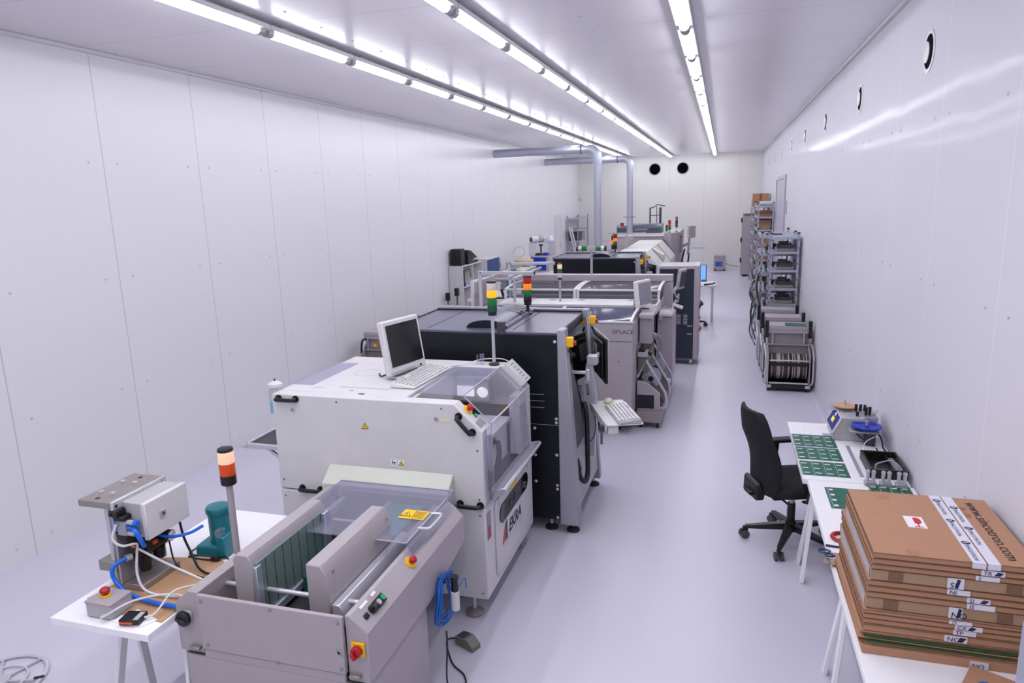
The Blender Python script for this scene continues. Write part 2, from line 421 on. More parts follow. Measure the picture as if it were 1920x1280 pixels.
def foot(parent, x, y, z, r=.06, name='levelling_foot', m=RUBBER):
    MB().lathe((x, y, 0), [(r, 0), (r, .012), (r*.75, .022), (r*.3, .035)], 20).cyl((x, y, .03), (x, y, z), .011, n=10, m=1).build(name, [m, ALU], parent, bev=0)
def bow(p0, p1, out, r=.011, name='pull_handle', parent=None, m=BLACK):
    p0, p1, out = Vector(p0), Vector(p1), Vector(out)
    e = (p1-p0)*.12
    b = MB().tube([p0, p0+out*.75, p0+out+e, p1+out-e, p1+out*.75, p1], r, 8, smooth=4)
    u = out.normalized()
    for q in (p0, p1): b.cyl(q, q+u*.008, r*1.7, n=12)
    return b.build(name, m, parent, bev=0)
def estop(parent, c, n, yel=.03, red=.02, name='emergency_stop', box=None):
    """red mushroom on a yellow disc; n = outward normal"""
    c, n = Vector(c), Vector(n).normalized()
    o = MB().cyl(c, c+n*.006, yel, n=24)
    if box: o.obox(c-n*box/2, (box, box*.95, box*1.05))
    o = o.build(name, YELLOW, parent, bev=.001)
    MB().cyl(c+n*.006, c+n*.018, red*.6, n=16).cyl(c+n*.018, c+n*.03, red, red*1.05, n=20).cyl(c+n*.03, c+n*.038, red*1.05, red*.7, n=20).build('stop_button', RED, o, bev=.001)
    return o
def warn(parent, c, xd, zd, s, name='warning_sticker', back=None, fig=0):
    """triangular hazard sticker centred at c in the plane xd,zd"""
    c, x, z = Vector(c), Vector(xd).normalized(), Vector(zd).normalized(); n = x.cross(z)
    b = MB()
    if back: b.poly([c+x*a*s*.6+z*d*s*.6+n*.0008 for a, d in ((-1,-1),(1,-1),(1,1),(-1,1))], 2)
    T = lambda k, l: [c+z*(.5*s*k-.05*s)+n*l, c+x*(-.55*s*k)+z*(-.42*s*k-.05*s)+n*l, c+x*(.55*s*k)+z*(-.42*s*k-.05*s)+n*l]
    if fig == 2:
        for a, d, e, f in ((-.3,.3,-.12,.42),(-.2,.2,.15,-.05),(.1,0,.3,-.35),(-.35,-.35,-.1,.1),(.15,.1,.4,.05)):
            p, q = c+x*a*s+z*d*s, c+x*e*s+z*f*s
            w = (q-p).normalized().cross(n)*s*.07
            b.poly([p-w+n*.0016, q-w+n*.0016, q+w+n*.0016, p+w+n*.0016], 1)
    else:
        b.poly(T(1, .0012), 1); b.poly(T(.78, .0018), 0)
        b.poly([c+x*.02*s+z*.24*s+n*.0024, c-x*.12*s-z*.08*s+n*.0024, c+x*.0*s-z*.07*s+n*.0024], 1)
        b.poly([c+x*.12*s-z*.05*s+n*.0024, c-x*.0*s-z*.04*s+n*.0024, c-x*.03*s-z*.36*s+n*.0024], 1)
    return b.build(name, [YLAB, BLACKI, back or PAPER], parent, bev=0)

# ------------------------------------------------------------ stencil printer (white machine)
t = pr = thing('solder_paste_printer', 'large white printing machine with a clear hood and black handles', 'machine', (-1.95, 4.1, 0))
X0, X1, Y0, Y1, ZT = -2.65, -1.28, 3.57, 4.62, 1.36
full = [(X0, .15), (X1, .15), (X1, 1.2), (-1.44, ZT), (X0, ZT)]
MB().prism([(X0, .74), (X1, .74), (X1, 1.2), (-1.44, ZT), (X0, ZT)], 'y', Y0, Y0+.09)\
  .prism([(X0, .74), (X1, .74), (X1, 1.2), (-1.44, ZT), (X0, ZT)], 'y', Y1-.17, Y1)\
  .box(X0, Y0+.09, .74, -1.78, Y1-.17, ZT).build('upper_housing', WHITE, t, bev=.006, seg=2)
MB().box(X0, Y0, .15, X1, Y1, .732).build('lower_housing', WHITE, t, bev=.006, seg=2)
# interior seen through the hood
i = MB().box(-1.775, 3.665, .741, -1.30, 4.445, .76).box(-1.775, 3.661, .76, -1.75, 4.449, 1.34)
i.build('print_chamber', HOODW, t)
MB().box(-1.745, 4.436, .762, -1.31, 4.447, 1.10).box(-1.745, 3.67, .7605, -1.31, 4.43, .765).build('dark_added_sheets', INSIDE, t, bev=0)  # dark sheets added to darken the lower chamber behind the pane
MB().box(-1.70, 3.92, 1.04, -1.33, 4.30, 1.065).box(-1.42, 3.90, .80, -1.36, 4.3, 1.04).build('print_table', WHITE, t)
g = MB().box(-1.74, 3.70, 1.0, -1.68, 4.42, 1.05).box(-1.5, 3.70, .80, -1.46, 4.42, .84).box(-1.70, 4.0, .95, -1.36, 4.06, 1.02).box(-1.62, 3.94, .84, -1.5, 4.12, .97)
g.build('print_head_rail', ALUB, t)
MB().cyl((-1.55, 4.36, 1.21), (-1.53, 4.33, 1.21), .034, n=20).box(-1.72, 4.335, 1.18, -1.60, 4.345, 1.25).build('camera_lamp', mat('white_lamp', '#ffffff', .3, emit='#ffffff', estr=.6), t, bev=0)
MB().box(-1.75, 4.36, 1.14, -1.50, 4.44, 1.30).build('camera_box', LGREY, t)
MB().tube([(-1.335, 3.70, 1.10), (-1.325, 3.72, .95), (-1.32, 3.78, .86), (-1.315, 3.9, .84), (-1.315, 3.98, .92), (-1.33, 4.0, 1.0)], .018, 8).build('cable_chain', BLACK, t, bev=0)
# top pane, clear side strip
MB().box(-1.76, 3.74, ZT+.001, -1.45, 4.42, ZT+.006).build('top_window', CLEAR2, t, bev=0)
MB().box(-2.67, 3.80, ZT+.001, -2.50, 4.40, ZT+.006).build('side_window', CLEAR2, t, bev=0)
MB().box(-2.3, 3.79, ZT, -1.95, 3.80, ZT+.0015).box(-2.47, 3.75, ZT, -2.4, 3.76, ZT+.0015).box(-2.1, 3.66, ZT, -2.06, 3.672, ZT+.003, 1).box(-2.2, 3.72, ZT, -2.17, 3.73, ZT+.003)\
  .tube([(-2.3+.09*math.cos(a), 4.16+.09*math.sin(a), ZT) for a in [2*PI*k/24 for k in range(24)]], .0014, 4, smooth=0, closed=True).build('top_markings', [LGREY, DGREY], t, bev=0)
# clear hood: chamfer pane and upright pane with returns
h = MB()
h.prism([(-1.445, ZT+.004), (-1.277, 1.202), (-1.272, 1.206), (-1.44, ZT+.01)], 'y', 3.72, 4.45)
h.prism([(-1.274, 1.204), (-1.269, 1.204), (-1.245, .80), (-1.25, .80)], 'y', 3.60, 4.45)
h.box(-1.278, 3.60, .72, -1.272, 3.72, 1.15)
h.build('window_hood', CLEAR, t, bev=0)
MB().bar((-1.272, 3.72, 1.207), (-1.272, 4.45, 1.207), .008, .008).bar((-1.44, 3.72, ZT+.008), (-1.44, 4.45, ZT+.008), .006, .006).bar((-1.44, 3.72, ZT+.008), (-1.272, 3.72, 1.207), .006, .006).bar((-1.44, 4.45, ZT+.008), (-1.272, 4.45, 1.207), .006, .006)\
  .bar((-1.272, 4.45, 1.207), (-1.25, 4.45, .80), .006, .006).bar((-1.272, 3.72, 1.207), (-1.255, 3.68, .80), .004, .004).build('hood_edging', ALU, t, bev=0)
MB().prism([(-1.29, .74), (-1.2, .772), (-1.185, .80), (-1.2, .815), (-1.29, .795)], 'y', 3.70, 4.56).build('hood_grip_bar', ALU, t, bev=.004)
# chamfer control strip
def CH(y, s, l=0):   # point on the chamfer face: s metres down the slope
    k = .7071; return V(-1.44+s*k+l*k, y, ZT-s*k+l*k)
nC = V(1, 0, 1).normalized()
o = estop(t, CH(3.645, .075), nC, .032, .02)
MB().cyl(CH(3.66, .13), CH(3.66, .13, .012), .012, n=16).build('start_button', GREENB, t, bev=0)
MB().poly([CH(3.60, .158, .001), CH(3.60, .205, .001), CH(3.70, .205, .001), CH(3.70, .158, .001)][::-1]).build('instruction_label', GREY, t, bev=0)
bow((-1.415, Y0, 1.29), (-1.335, Y0, 1.20), (0, -.045, 0), .013, parent=t)
bow((-2.60, Y0, 1.335), (-2.48, Y0, 1.335), (0, -.04, 0), .013, parent=t)
bow((-2.49, Y0, .755), (-2.36, Y0, .755), (0, -.04, 0), .013, parent=t)
bow((-1.43, Y0, .755), (-1.305, Y0, .755), (0, -.04, 0), .013, parent=t)
for x, z in ((-2.51, 1.265), (-1.555, 1.267)):
    MB().cyl((x, Y0, z), (x, Y0-.008, z), .013, n=16).box(x-.002, Y0-.009, z-.008, x+.002, Y0-.0075, z+.008, 1).build('panel_lock', [ALU, DGREY], t, bev=0)
MB().box(-1.535, Y0-.0015, 1.25, -1.47, Y0, 1.272).build('faded_sticker', mat('faded_sticker', '#d9d2bd', .6), t, bev=0)
warn(t, (-2.02, Y0, 1.195), (1, 0, 0), (0, 0, 1), .045)
warn(t, (-1.845, Y0, .975), (1, 0, 0), (0, 0, 1), .035, back=PAPER, fig=2)
warn(t, (-1.795, Y0, .975), (1, 0, 0), (0, 0, 1), .035, back=PAPER)
s = MB()
for x, z in ((-2.61, 1.33), (-2.2, 1.33), (-1.52, 1.33), (-1.31, 1.09), (-1.31, .79), (-2.62, .80), (-2.62, .69), (-1.31, .69), (-1.31, .19)):
    s.cyl((x, Y0, z), (x, Y0-.003, z), .005, n=8)
s.build('panel_screws', DGREY, t, bev=0)
# infeed hood on the near face
MB().prism([(Y0, .56), (3.46, .56), (3.46, .85), (Y0, .935)], 'x', -2.28, -1.465).build('infeed_hood', HOODW, t, bev=.005, seg=2)
# lower door on the right face with window, name and labels
MB().box(X1, 3.74, .22, X1+.012, 4.52, .70).build('lower_door', WHITE, t, bev=.004)
ov = [(3.86+.06*math.cos(a), .578+.06*math.sin(a)) for a in [PI/2+PI*k/10 for k in range(11)]]+[(4.38+.06*math.cos(a), .578+.06*math.sin(a)) for a in [-PI/2+PI*k/10 for k in range(11)]]
MB().prism(ov, 'x', X1+.012, X1+.018).build('gauge_window', GLOSSB, t, bev=0)
gg = MB()
for y in (4.02, 4.12, 4.3): gg.cyl((X1+.018, y, .578), (X1+.021, y, .578), .026, n=18)
gg.build('pressure_gauges', DGREY, t, bev=0)
MB().box(X1, 3.60, .52, X1+.004, 3.66, .69).box(X1+.004, 3.61, .53, X1+.006, 3.65, .60, 1).build('power_switch', [GREY, RED], t, bev=0)
MB().box(X1+.0125, 4.04, .652, X1+.0145, 4.19, .69).build('orange_label', YLAB, t, bev=0)
MB().prism([(3.84, .37), (3.90, .37), (3.90, .48)], 'x', X1+.012, X1+.0135).build('emblem', REDI, t, bev=0)
MB().prism([(3.91, .37), (3.95, .37), (3.95, .50), (3.91, .48)], 'x', X1+.012, X1+.0135).build('emblem', DGREY, t, bev=0)
text('EKRA', .115, (X1+.012, 3.985, .385), (0, 1, 0), (0, 0, 1), BLACKI, 'lettering', t, ital=.2, bold=.025)
MB().box(X1+.012, 3.86, .352, X1+.0135, 4.3, .357).build('underline', LGREY, t, bev=0)
for y in (3.80, 4.44): MB().cyl((X1+.012, y, .67), (X1+.018, y, .67), .012, n=14).build('door_lock', ALU, t, bev=0)
for x, y in ((-1.40, 3.65), (-2.5, 3.65), (-1.40, 4.5), (-2.5, 4.5)): foot(t, x, y, .15, .06, m=STEEL)
# back corner box with slots, towers
b = MB(); c0 = CH(4.535, .10); b.obox(c0+nC*.025, (.19, .15, .05), Matrix.Rotation(math.radians(45), 3, 'Y'))
for k in range(6): b.obox(CH(4.535, .035+k*.028, .051), (.008, .06, .003), Matrix.Rotation(math.radians(45), 3, 'Y'), 1)
b.build('slotted_box', [WHITE, GREY], t, bev=.006)
signal(t, -1.51, 4.53, ZT, 1.725, [GREENDK, GREENL, AMBERLIT, CLEARL], .034, hm=.05)
MB().cyl((-1.6, 4.53, ZT), (-1.6, 4.53, ZT+.075), .016, n=16).cyl((-1.63, 4.52, ZT), (-1.63, 4.52, ZT+.07), .006, n=10).build('glass_tube', CLEAR2, t, bev=0)
MB().obox((-1.46, 4.56, 1.62), (.05, .05, .085)).build('tower_bracket', DGREY, t)
MB().box(-1.34, 4.30, 1.205, -1.27, 4.452, .80).build('hood_side_post', WHITE, t, bev=.003)
MB().tube([(-1.80, 4.42, ZT+.006), (-1.72, 4.48, ZT+.008), (-1.6, 4.56, ZT+.03), (-1.44, 4.57, ZT+.03), (-1.36, 4.52, 1.33)], .004, 6).build('keyboard_cable', WHITE, t, bev=0)
# side tray
g = MB()
for p, q in (((-3.0, 3.72), (-2.66, 3.72)), ((-3.0, 4.3), (-2.66, 4.3)), ((-3.0, 3.70), (-3.0, 4.32))): g.bar((*p, .945), (*q, .945), .03, .03)
g.bar((-2.85, 3.74, .93), (-2.66, 3.74, .8), .02, .02).bar((-2.85, 4.28, .93), (-2.66, 4.28, .8), .02, .02).build('tray_frame', ALU, t)
MB().box(-2.985, 3.735, .94, -2.66, 4.285, .947).build('tray_mat', DGREY, t, bev=0)
# bottle on the near left top corner
t = thing('fluid_bottle', 'half full bottle of cyan fluid with white cap, hung on the white printing machine', 'bottle', (-2.68, 3.6, 1.2))
MB().box(-2.715, 3.63, 1.21, -2.655, 3.69, 1.29).build('cyan_fluid', CYAN, t, bev=.008, seg=2)
MB().box(-2.718, 3.627, 1.207, -2.652, 3.693, 1.37).build('bottle_wall', glass('bottle_plastic', (.93, .96, .98), .03, .08, (.8, .85, .95)), t, bev=.01, seg=2)
MB().lathe((-2.685, 3.66, 1.37), [(.03, 0), (.045, .01), (.045, .03), (.02, .045), (.006, .047)], 18).cyl((-2.685, 3.66, 1.415), (-2.685, 3.66, 1.432), .005, n=8, m=1).build('cap', [WHITE, DGREY], t, bev=0)
# monitor and keyboard on top
t = thing('computer_monitor', 'boxy white flat monitor with black screen standing on the white printing machine', 'monitor', (-2.03, 4.1, ZT))
R = Matrix.Rotation(math.radians(-14), 3, 'Z')@Matrix.Rotation(math.radians(-9), 3, 'Y')
c = V(-2.03, 4.16, 1.565)
MB().obox(c, (.05, .37, .36), R).obox(c+R@V(-.035, 0, 0), (.03, .26, .26), R).build('casing', WHITE, t, bev=.01, seg=2)
MB().obox(c+R@V(.026, 0, .012), (.004, .32, .275), R).build('screen', SCREEN, t, bev=0)
MB().obox(c+R@V(.03, -.06, -.16), (.02, .22, .02), R).obox(c+R@V(.03, .12, -.16), (.01, .02, .01), R, 1).build('front_bar', [LGREY, BLACK], t)
MB().box(-2.1, 4.02, ZT+.003, -1.99, 4.3, ZT+.02).obox((-2.045, 4.16, ZT+.056), (.05, .14, .1), R).build('foot', WHITE, t)
MB().tube([(-2.07, 4.12, ZT+.05), (-2.13, 4.06, ZT+.012), (-2.18, 4.1, ZT+.006), (-2.2, 4.14, ZT+.006)], .005, 6).build('cable', BLACK, t, bev=0)
def keyboard(name, label, loc, rz, W=.42, D=.16, m=CREAM, tilt=0):
    k = thing(name, label, 'keyboard', loc)
    MB().add([(loc[0]+a*W/2, loc[1]+b_*D/2, loc[2]+z) for a, b_, z in ((-1,-1,0),(1,-1,0),(1,1,0),(-1,1,0),(-1,-1,.014),(1,-1,.014),(1,1,.032),(-1,1,.032))],
      [(0,3,2,1),(4,5,6,7),(0,1,5,4),(1,2,6,5),(2,3,7,6),(3,0,4,7)]).build('case', m, k, bev=.004)
    for c0, c1 in ((0, 15), (16, 19), (20, 21)) if False else ((0, 15), (15, 18), (18, 22)):
        b = MB()
        for r in range(6):
            for cc in range(c0, c1):
                if r == 5 and 4 < cc < 9 and cc != 5: continue
                g = .35*(cc >= 15)+.35*(cc >= 18)
                x = loc[0]-W/2+.02+(cc+g)*(W-.04)/22.2; y = loc[1]-D/2+.018+r*(D-.034)/5.2
                z = loc[2]+.014+.018*(y-loc[1]+D/2)/D
                b.box(x-.0085, y-.010, z, x+.0085, y+.010, z+.008)
        b.build('key_block', WHITE, k, bev=0)
    k.rotation_euler = (0, tilt, rz)
    return k
keyboard('keyboard', 'cream computer keyboard lying beside the white boxy monitor on the printing machine', (-1.866, 4.09, ZT+.003), math.radians(87), .54, .17)

# ------------------------------------------------------------ dark placement machines
def dark_machine(label, group):
    t = thing('dark_machine', label, 'machine', (-1.76, 5.29, 0), group)
    x0, x1, y0, y1, zt = -2.42, -1.11, 4.80, 5.78, 1.545
    MB().box(x0, y0, .10, x1, y1, zt-.02).build('body', DARK, t, bev=.005)
    MB().box(x0, y0, zt-.02, x1, y1, zt).build('top_cover', DARKSHEEN, t, bev=.004)
    MB().box(-1.475, y0+.08, zt, -1.465, y1-.05, zt+.002).box(-2.15, y0+.05, zt, -2.145, y1-.05, zt+.0015).build('top_seams', BLACK, t, bev=0)
    MB().bar((x0+.02, y1-.03, zt+.012), (x1+.02, y1-.03, zt+.012), .045, .03).build('rear_rail', ALUB, t)
    MB().box(x0, y1-.055, zt, x1, y1-.05, zt+.012).box(x0-.01, y0, zt-.01, x0, y1, zt+.006).build('rear_groove', BLACK, t, bev=0)
    MB().box(-2.42, y0-.002, .85, -1.11, y0, .853).box(-1.40, y0-.002, 1.08, -1.22, y0, 1.084).box(-1.40, y0-.002, 1.03, -1.22, y0, 1.034).box(-1.40, y0-.002, .98, -1.22, y0, .984).build('panel_lines', GREY, t, bev=0)
    s = MB()
    for x, z in ((-1.135, 1.48), (-1.135, .9), (-1.135, .87), (-1.135, .62), (-1.135, .38), (-1.135, .35), (-1.135, .12), (-1.3, .82), (-1.3, .61), (-1.3, .40)):
        s.lathe((x, y0, z), [(.012, 0), (.012, -.004), (.004, -.008)], 10, 0, 'y')
    s.build('panel_bolts', ALU, t, bev=0)
    # cowl
    cw = [(-1.69+.165*math.cos(a), zt+.062*math.sin(a)) for a in [PI*k/14 for k in range(15)]]
    o = MB().prism(cw, 'y', y0+.12, y1-.06).build('vent_cowl', DARKSHEEN, t, bev=.003)
    MB().prism([(-1.69+.16*math.cos(a), zt+.059*math.sin(a)) for a in [PI*k/14 for k in range(15)]], 'y', y0+.1185, y0+.1205).build('cowl_end', DARK, o, bev=0)
    for k in range(4):
        g = MB(); y = y1-.16-k*.085
        for j in range(9):
            a, b = PI*(.06+.048*j), PI*(.06+.048*(j+1)); r = 1.01
            g.poly([(-1.69+.165*r*math.cos(a), y, zt+.062*r*math.sin(a)+.001), (-1.69+.165*r*math.cos(a), y+.04, zt+.062*r*math.sin(a)+.001),
                    (-1.69+.165*r*math.cos(b), y+.04, zt+.062*r*math.sin(b)+.001), (-1.69+.165*r*math.cos(b), y, zt+.062*r*math.sin(b)+.001)])
        g.build('cowl_slot', BLACK, o, bev=0)
    # side: two tapered uprights and slanted faces between
    up = [(-1.115, 1.57), (-1.06, 1.57), (-.965, .07), (-1.115, .07)]
    MB().prism(up, 'y', y0-.015, y0+.10).build('upright', ALUB, t, bev=.006)
    MB().prism(up, 'y', y1-.06, y1+.02).build('upright', ALUB, t, bev=.006)
    f = lambda z: -1.075+(1.5-z)*.066
    MB().prism([(-1.11, .62), (f(.62), .62), (f(1.5), 1.5), (-1.11, 1.5)], 'y', y0+.10, y1-.06).build('glossy_door', GLOSSB, t, bev=0)
    MB().prism([(-1.11, .17), (f(.17), .17), (f(.61), .61), (-1.11, .61)], 'y', y0+.10, y1-.06).build('lower_panel', LGREY, t)
    # open feeder gap with cables behind the glossy door top
    MB().bar((f(1.0), y0+.10, 1.0), (f(1.5), y0+.10, 1.5), .01, .02).bar((f(.65), y1-.07, .65), (f(1.5), y1-.07, 1.5), .014, .02).build('door_edge', ALU, t)
    for y in (y0+.035, y1-.02):
        b = MB().obox((-1.035, y, 1.475), (.06, .055, .07), math.radians(8)).build('stop_box', YELLOW, t, bev=.006)
        MB().cyl((-1.005, y-.005, 1.47), (-.994, y-.005, 1.47), .016, n=18).cyl((-.994, y-.005, 1.47), (-.986, y-.005, 1.47), .019, n=18).build('stop_button', RED, b, bev=0)
        MB().cyl((-1.04, y, 1.42), (-1.02, y, 1.38), .01, n=8).build('connector', BLACK, b, bev=0)
    signal(t, -1.545, y1-.2, zt, 1.635, [BLACK, GREENL, AMBER, REDG], .034, pole=BLACK, pr=.013, hm=.052)
    for x, y in ((-1.03, y0+.06), (-1.03, y1-.03), (x0+.1, y0+.06), (x0+.1, y1-.05), (-1.2, y0+.07)): foot(t, x, y, .11, .05)
    # arm, column, monitor, tray
    a = MB().bar((f(1.21), y0+.2, 1.21), (-.93, y0+.2, 1.21), .02, .022).cyl((-.935, y0+.2, 1.15), (-.935, y0+.2, 1.235), .016, n=12)
    a.bar((f(.6), y0+.36, .60), (-.96, y0+.36, .60), .02, .02)
    a = a.build('swing_arm', ALU, t)
    MB().bar((-.935, y0+.17, 1.13), (-.915, y0+.1, 1.07), .018, .018).build('clamp_lever', BLACK, a)
    col = MB().prism([(-1.02, .45), (-.935, .45), (-.915, .93), (-.95, 1.21), (-1.0, 1.21), (-1.025, .93)], 'y', y0+.47, y0+.52).bar((f(1.0), y0+.5, 1.0), (-.97, y0+.5, 1.0), .03, .05).build('monitor_column', ALU, t)
    MB().obox((-.95, y0+.50, 1.24), (.08, .09, .07)).bar((-.95, y0+.5, 1.24), (-.95, y0+.8, 1.22), .03, .03).build('column_head', ALU, col)
    p1, p2 = V(-1.06, 6.02, 0), V(-.865, 5.52, 0)   # monitor plane ends
    d = (p2-p1).normalized(); n = V(-d.y, d.x, 0); n = n if n.x > 0 else -n
    def P(u, w, l): q = p1.lerp(p2, u)+n*l; return (q.x, q.y, w)
    zb, zc2 = .985, 1.36
    mb = MB()
    for (u0, u1, w0, w1, l0, l1) in ((0, 1, zb, zc2, -.022, .0), (.08, .92, zb+.035, zc2-.035, -.05, -.022)):
        mb.add([P(u0, w0, l0), P(u1, w0, l0), P(u1, w0, l1), P(u0, w0, l1), P(u0, w1, l0), P(u1, w1, l0), P(u1, w1, l1), P(u0, w1, l1)],
               [(0,3,2,1),(4,5,6,7),(0,1,5,4),(1,2,6,5),(2,3,7,6),(3,0,4,7)])
    mo = mb.build('monitor', BLACK, t, bev=.008, seg=2)
    MB().add([P(0, zb, .0), P(1, zb, .0), P(1, zb, .01), P(0, zb, .01), P(0, zc2, .0), P(1, zc2, .0), P(1, zc2, .01), P(0, zc2, .01)],
               [(0,3,2,1),(4,5,6,7),(0,1,5,4),(1,2,6,5),(2,3,7,6),(3,0,4,7)]).build('bezel', LGREY, mo, bev=.002)
    MB().add([P(.03, zb+.02, .011), P(.97, zb+.02, .011), P(.97, zc2-.02, .011), P(.03, zc2-.02, .011)], [(0,1,2,3)]).build('screen', SCREENB, mo, bev=0)
    MB().add([P(.42, 1.14, -.056), P(.62, 1.14, -.056), P(.62, 1.28, -.056), P(.42, 1.28, -.056), P(.42, 1.14, -.05), P(.62, 1.14, -.05), P(.62, 1.28, -.05), P(.42, 1.28, -.05)],
               [(0,3,2,1),(4,5,6,7),(0,1,5,4),(1,2,6,5),(2,3,7,6),(3,0,4,7)]).build('mount_plate', ALU, mo, bev=0)
    MB().tube([(-.985, y0+.30, .95), (-.965, y0+.27, .90), (-.955, y0+.26, .80), (-.95, y0+.25, .55), (-.95, y0+.25, .40), (-.96, y0+.2, .345), (-.985, y0+.14, .40), (-1.0, y0+.12, .48)], .02, 10).cyl((-1.0, y0+.12, .46), (-1.02, y0+.12, .55), .03, n=12).build('cable_hose', BLACK, t, bev=0)
    MB().tube([(-.93, y0+.42, .85), (-.915, y0+.42, .74), (-.92, y0+.38, .66), (-.95, y0+.36, .61)], .004, 6).build('thin_cable', BLACK, t, bev=0)
    return t
dm = dark_machine('dark charcoal machine with silver uprights standing right behind the white printing machine', 'dark charcoal machines')
dm2 = dup(dm, (-1.76-.16, 5.29+6.1, 0), None, 'farther dark charcoal machine behind the long clear hoods, with blue lit screen')
# keyboard tray belongs to the nearer one
tr = MB()
cx, cy, cz = -.725, 5.07, .875
Q = lambda a, b, z: (V(cx, cy, z)+Matrix.Rotation(math.radians(-68), 3, 'Z')@V(a, b, 0))
def slab(m, a0, a1, b0, b1, z0, z1):
    m.add([Q(a0, b0, z0), Q(a1, b0, z0), Q(a1, b1, z0), Q(a0, b1, z0), Q(a0, b0, z1), Q(a1, b0, z1), Q(a1, b1, z1), Q(a0, b1, z1)], [(0,3,2,1),(4,5,6,7),(0,1,5,4),(1,2,6,5),(2,3,7,6),(3,0,4,7)])
slab(tr, -.34, .27, -.14, .13, cz, cz+.012); slab(tr, -.34, .27, -.15, -.14, cz-.04, cz+.02); slab(tr, -.35, -.34, -.15, .13, cz, cz+.012); slab(tr, .04, .25, -.13, -.05, cz-.065, cz)
tr.build('keyboard_tray', WHITE, dm, bev=.004)
lv = MB().bar((-.80, 4.80, .83), (-.795, 4.77, .74), .018, .018).cyl((-.80, 4.81, .83), (-.80, 4.81, .87), .02, n=12).build('tray_lever', DGREY, dm)
kb2 = keyboard('keyboard', 'pale keyboard in the swing tray on the nearer dark machine', (cx+.045, cy-.04, cz+.0135), math.radians(-68), .44, .17, LGREY)
t = thing('computer_mouse', 'cream computer mouse at the far end of the tray keyboard', 'mouse', (-.835, 5.335, cz+.013))
mz = MB(); 
for i in range(7): pass
mz.lathe((-.835, 5.335, cz+.044), [(.03, 0), (.034, .01), (.03, .022), (.018, .03), (.004, .033)], 16)
m0 = mz.build('mouse_shell', mat('aged_cream', '#d8c9a4', .45), t, bev=0); m0.scale = (1.0, 1.5, 1)
m0.location = (0, 0, -.0295)
# ------------------------------------------------------------ board loader (nearest machine)
t = ld = thing('board_loader', 'nearest beige-grey conveyor machine with two upright magazine rails and a red switch', 'machine', (-1.8, 2.8, 0))
# right and left cheeks, upper box
for (xi, xo, nm) in ((-1.43, -1.33, 'right'), (-2.15, -2.28, 'left')):
    s = 1 if xo > xi else -1
    prof = [(xi, .60), (xo, .56), (xo, .79), (xo-s*.075, .86), (xi, .86)]
    b = MB()
    if nm == 'right':
        # far lower corner slants upward
        vs = []
        for y, zl in ((2.245, .56), (2.86, .56), (3.36, .64)):
            vs += [(xi, y, zl), (xo, y, zl), (xo, y, .79), (xo-s*.075, y, .86), (xi, y, .86)]
        fs = [(0, 1, 2, 3, 4), (14, 13, 12, 11, 10)]
        for k in (0, 5):
            for i in range(5): fs.append((k+i, k+5+i, k+5+(i+1) % 5, k+(i+1) % 5))
        b.add(vs, fs)
    else: b.prism([(xi, .56), (xo, .56), (xo, .79), (xo-s*.075, .86), (xi, .86)], 'y', 2.245, 3.42)
    b.build('side_cheek', BEIGEL, t, bev=.004)
MB().box(-2.14, 2.225, .60, -1.432, 2.245, .86).build('front_panel', BEIGEL, t, bev=.003)
s = MB()
for x, z in ((-2.12, .835), (-1.452, .835), (-2.11, .625), (-1.452, .625), (-1.76, .60), (-1.77, .845)): s.lathe((x, 2.225, z), [(.008, 0), (.008, -.003), (.003, -.006)], 10, 0, 'y')
s.build('panel_screws', STEEL, t, bev=0)
MB().poly([(-1.47, 2.2243, .72), (-1.44, 2.2243, .70), (-1.437, 2.2243, .68), (-1.46, 2.2243, .69)][::-1]).poly([(-1.475, 2.2243, .705), (-1.45, 2.2243, .70), (-1.455, 2.2243, .69)][::-1]).build('scuffed_paint', GREY, t, bev=0)
MB().box(-2.24, 2.232, .05, -1.345, 2.845, .555).box(-2.14, 2.232, .553, -1.44, 2.25, .597).build('lower_cabinet', BEIGEL, t, bev=.004)
MB().box(-2.235, 2.24, .548, -1.34, 2.85, .562).build('gap_line', DGREY, t, bev=0)
for x in (-2.18, -1.41):
    for y in (2.32, 2.78): foot(t, x, y, .06, .04)
# dark bay floor, far beam, bars
MB().box(-2.15, 2.25, .60, -1.43, 3.42, .63).box(-2.15, 3.40, .60, -1.43, 3.42, .80).build('bay_floor', DGREY, t, bev=0)
for y, z, r_ in ((2.43, .80, .011), (2.55, .72, .009), (3.2, .76, .011)): MB().cyl((-2.15, y, z), (-1.43, y, z), r_, n=14).build('guide_rod', ALU, t, bev=0)
MB().box(-1.465, 2.42, .60, -1.435, 3.2, .74).build('side_slot', BLACK, t, bev=0)
# magazine rails
l = MB().prism([(-2.035, .66), (-1.94, .66), (-1.94, .97), (-1.957, 1.0), (-2.015, 1.0), (-2.035, .975)], 'y', 2.35, 2.95).build('magazine_rail', BEIGEL, t, bev=.004)
g = MB().box(-1.94, 2.37, .70, -1.928, 2.94, .955)
for k in range(8): g.box(-1.9285, 2.43+k*.065, .70, -1.9265, 2.433+k*.065, .955, 1)
g.build('slotted_plate', [mat('plate_green_grey', '#7f918e', .4, .3), DGREY], l, bev=0)
MB().box(-1.94, 2.355, .66, -1.92, 2.395, .945).box(-1.94, 2.90, .70, -1.91, 2.95, .95).box(-1.94, 2.36, .66, -1.915, 2.94, .70).build('edge_clamp', ZINC, l)
r = MB().prism([(-1.665, .66), (-1.565, .66), (-1.565, .955), (-1.595, 1.0), (-1.665, 1.0)], 'y', 2.35, 2.95).build('magazine_rail', BEIGEL, t, bev=.004)
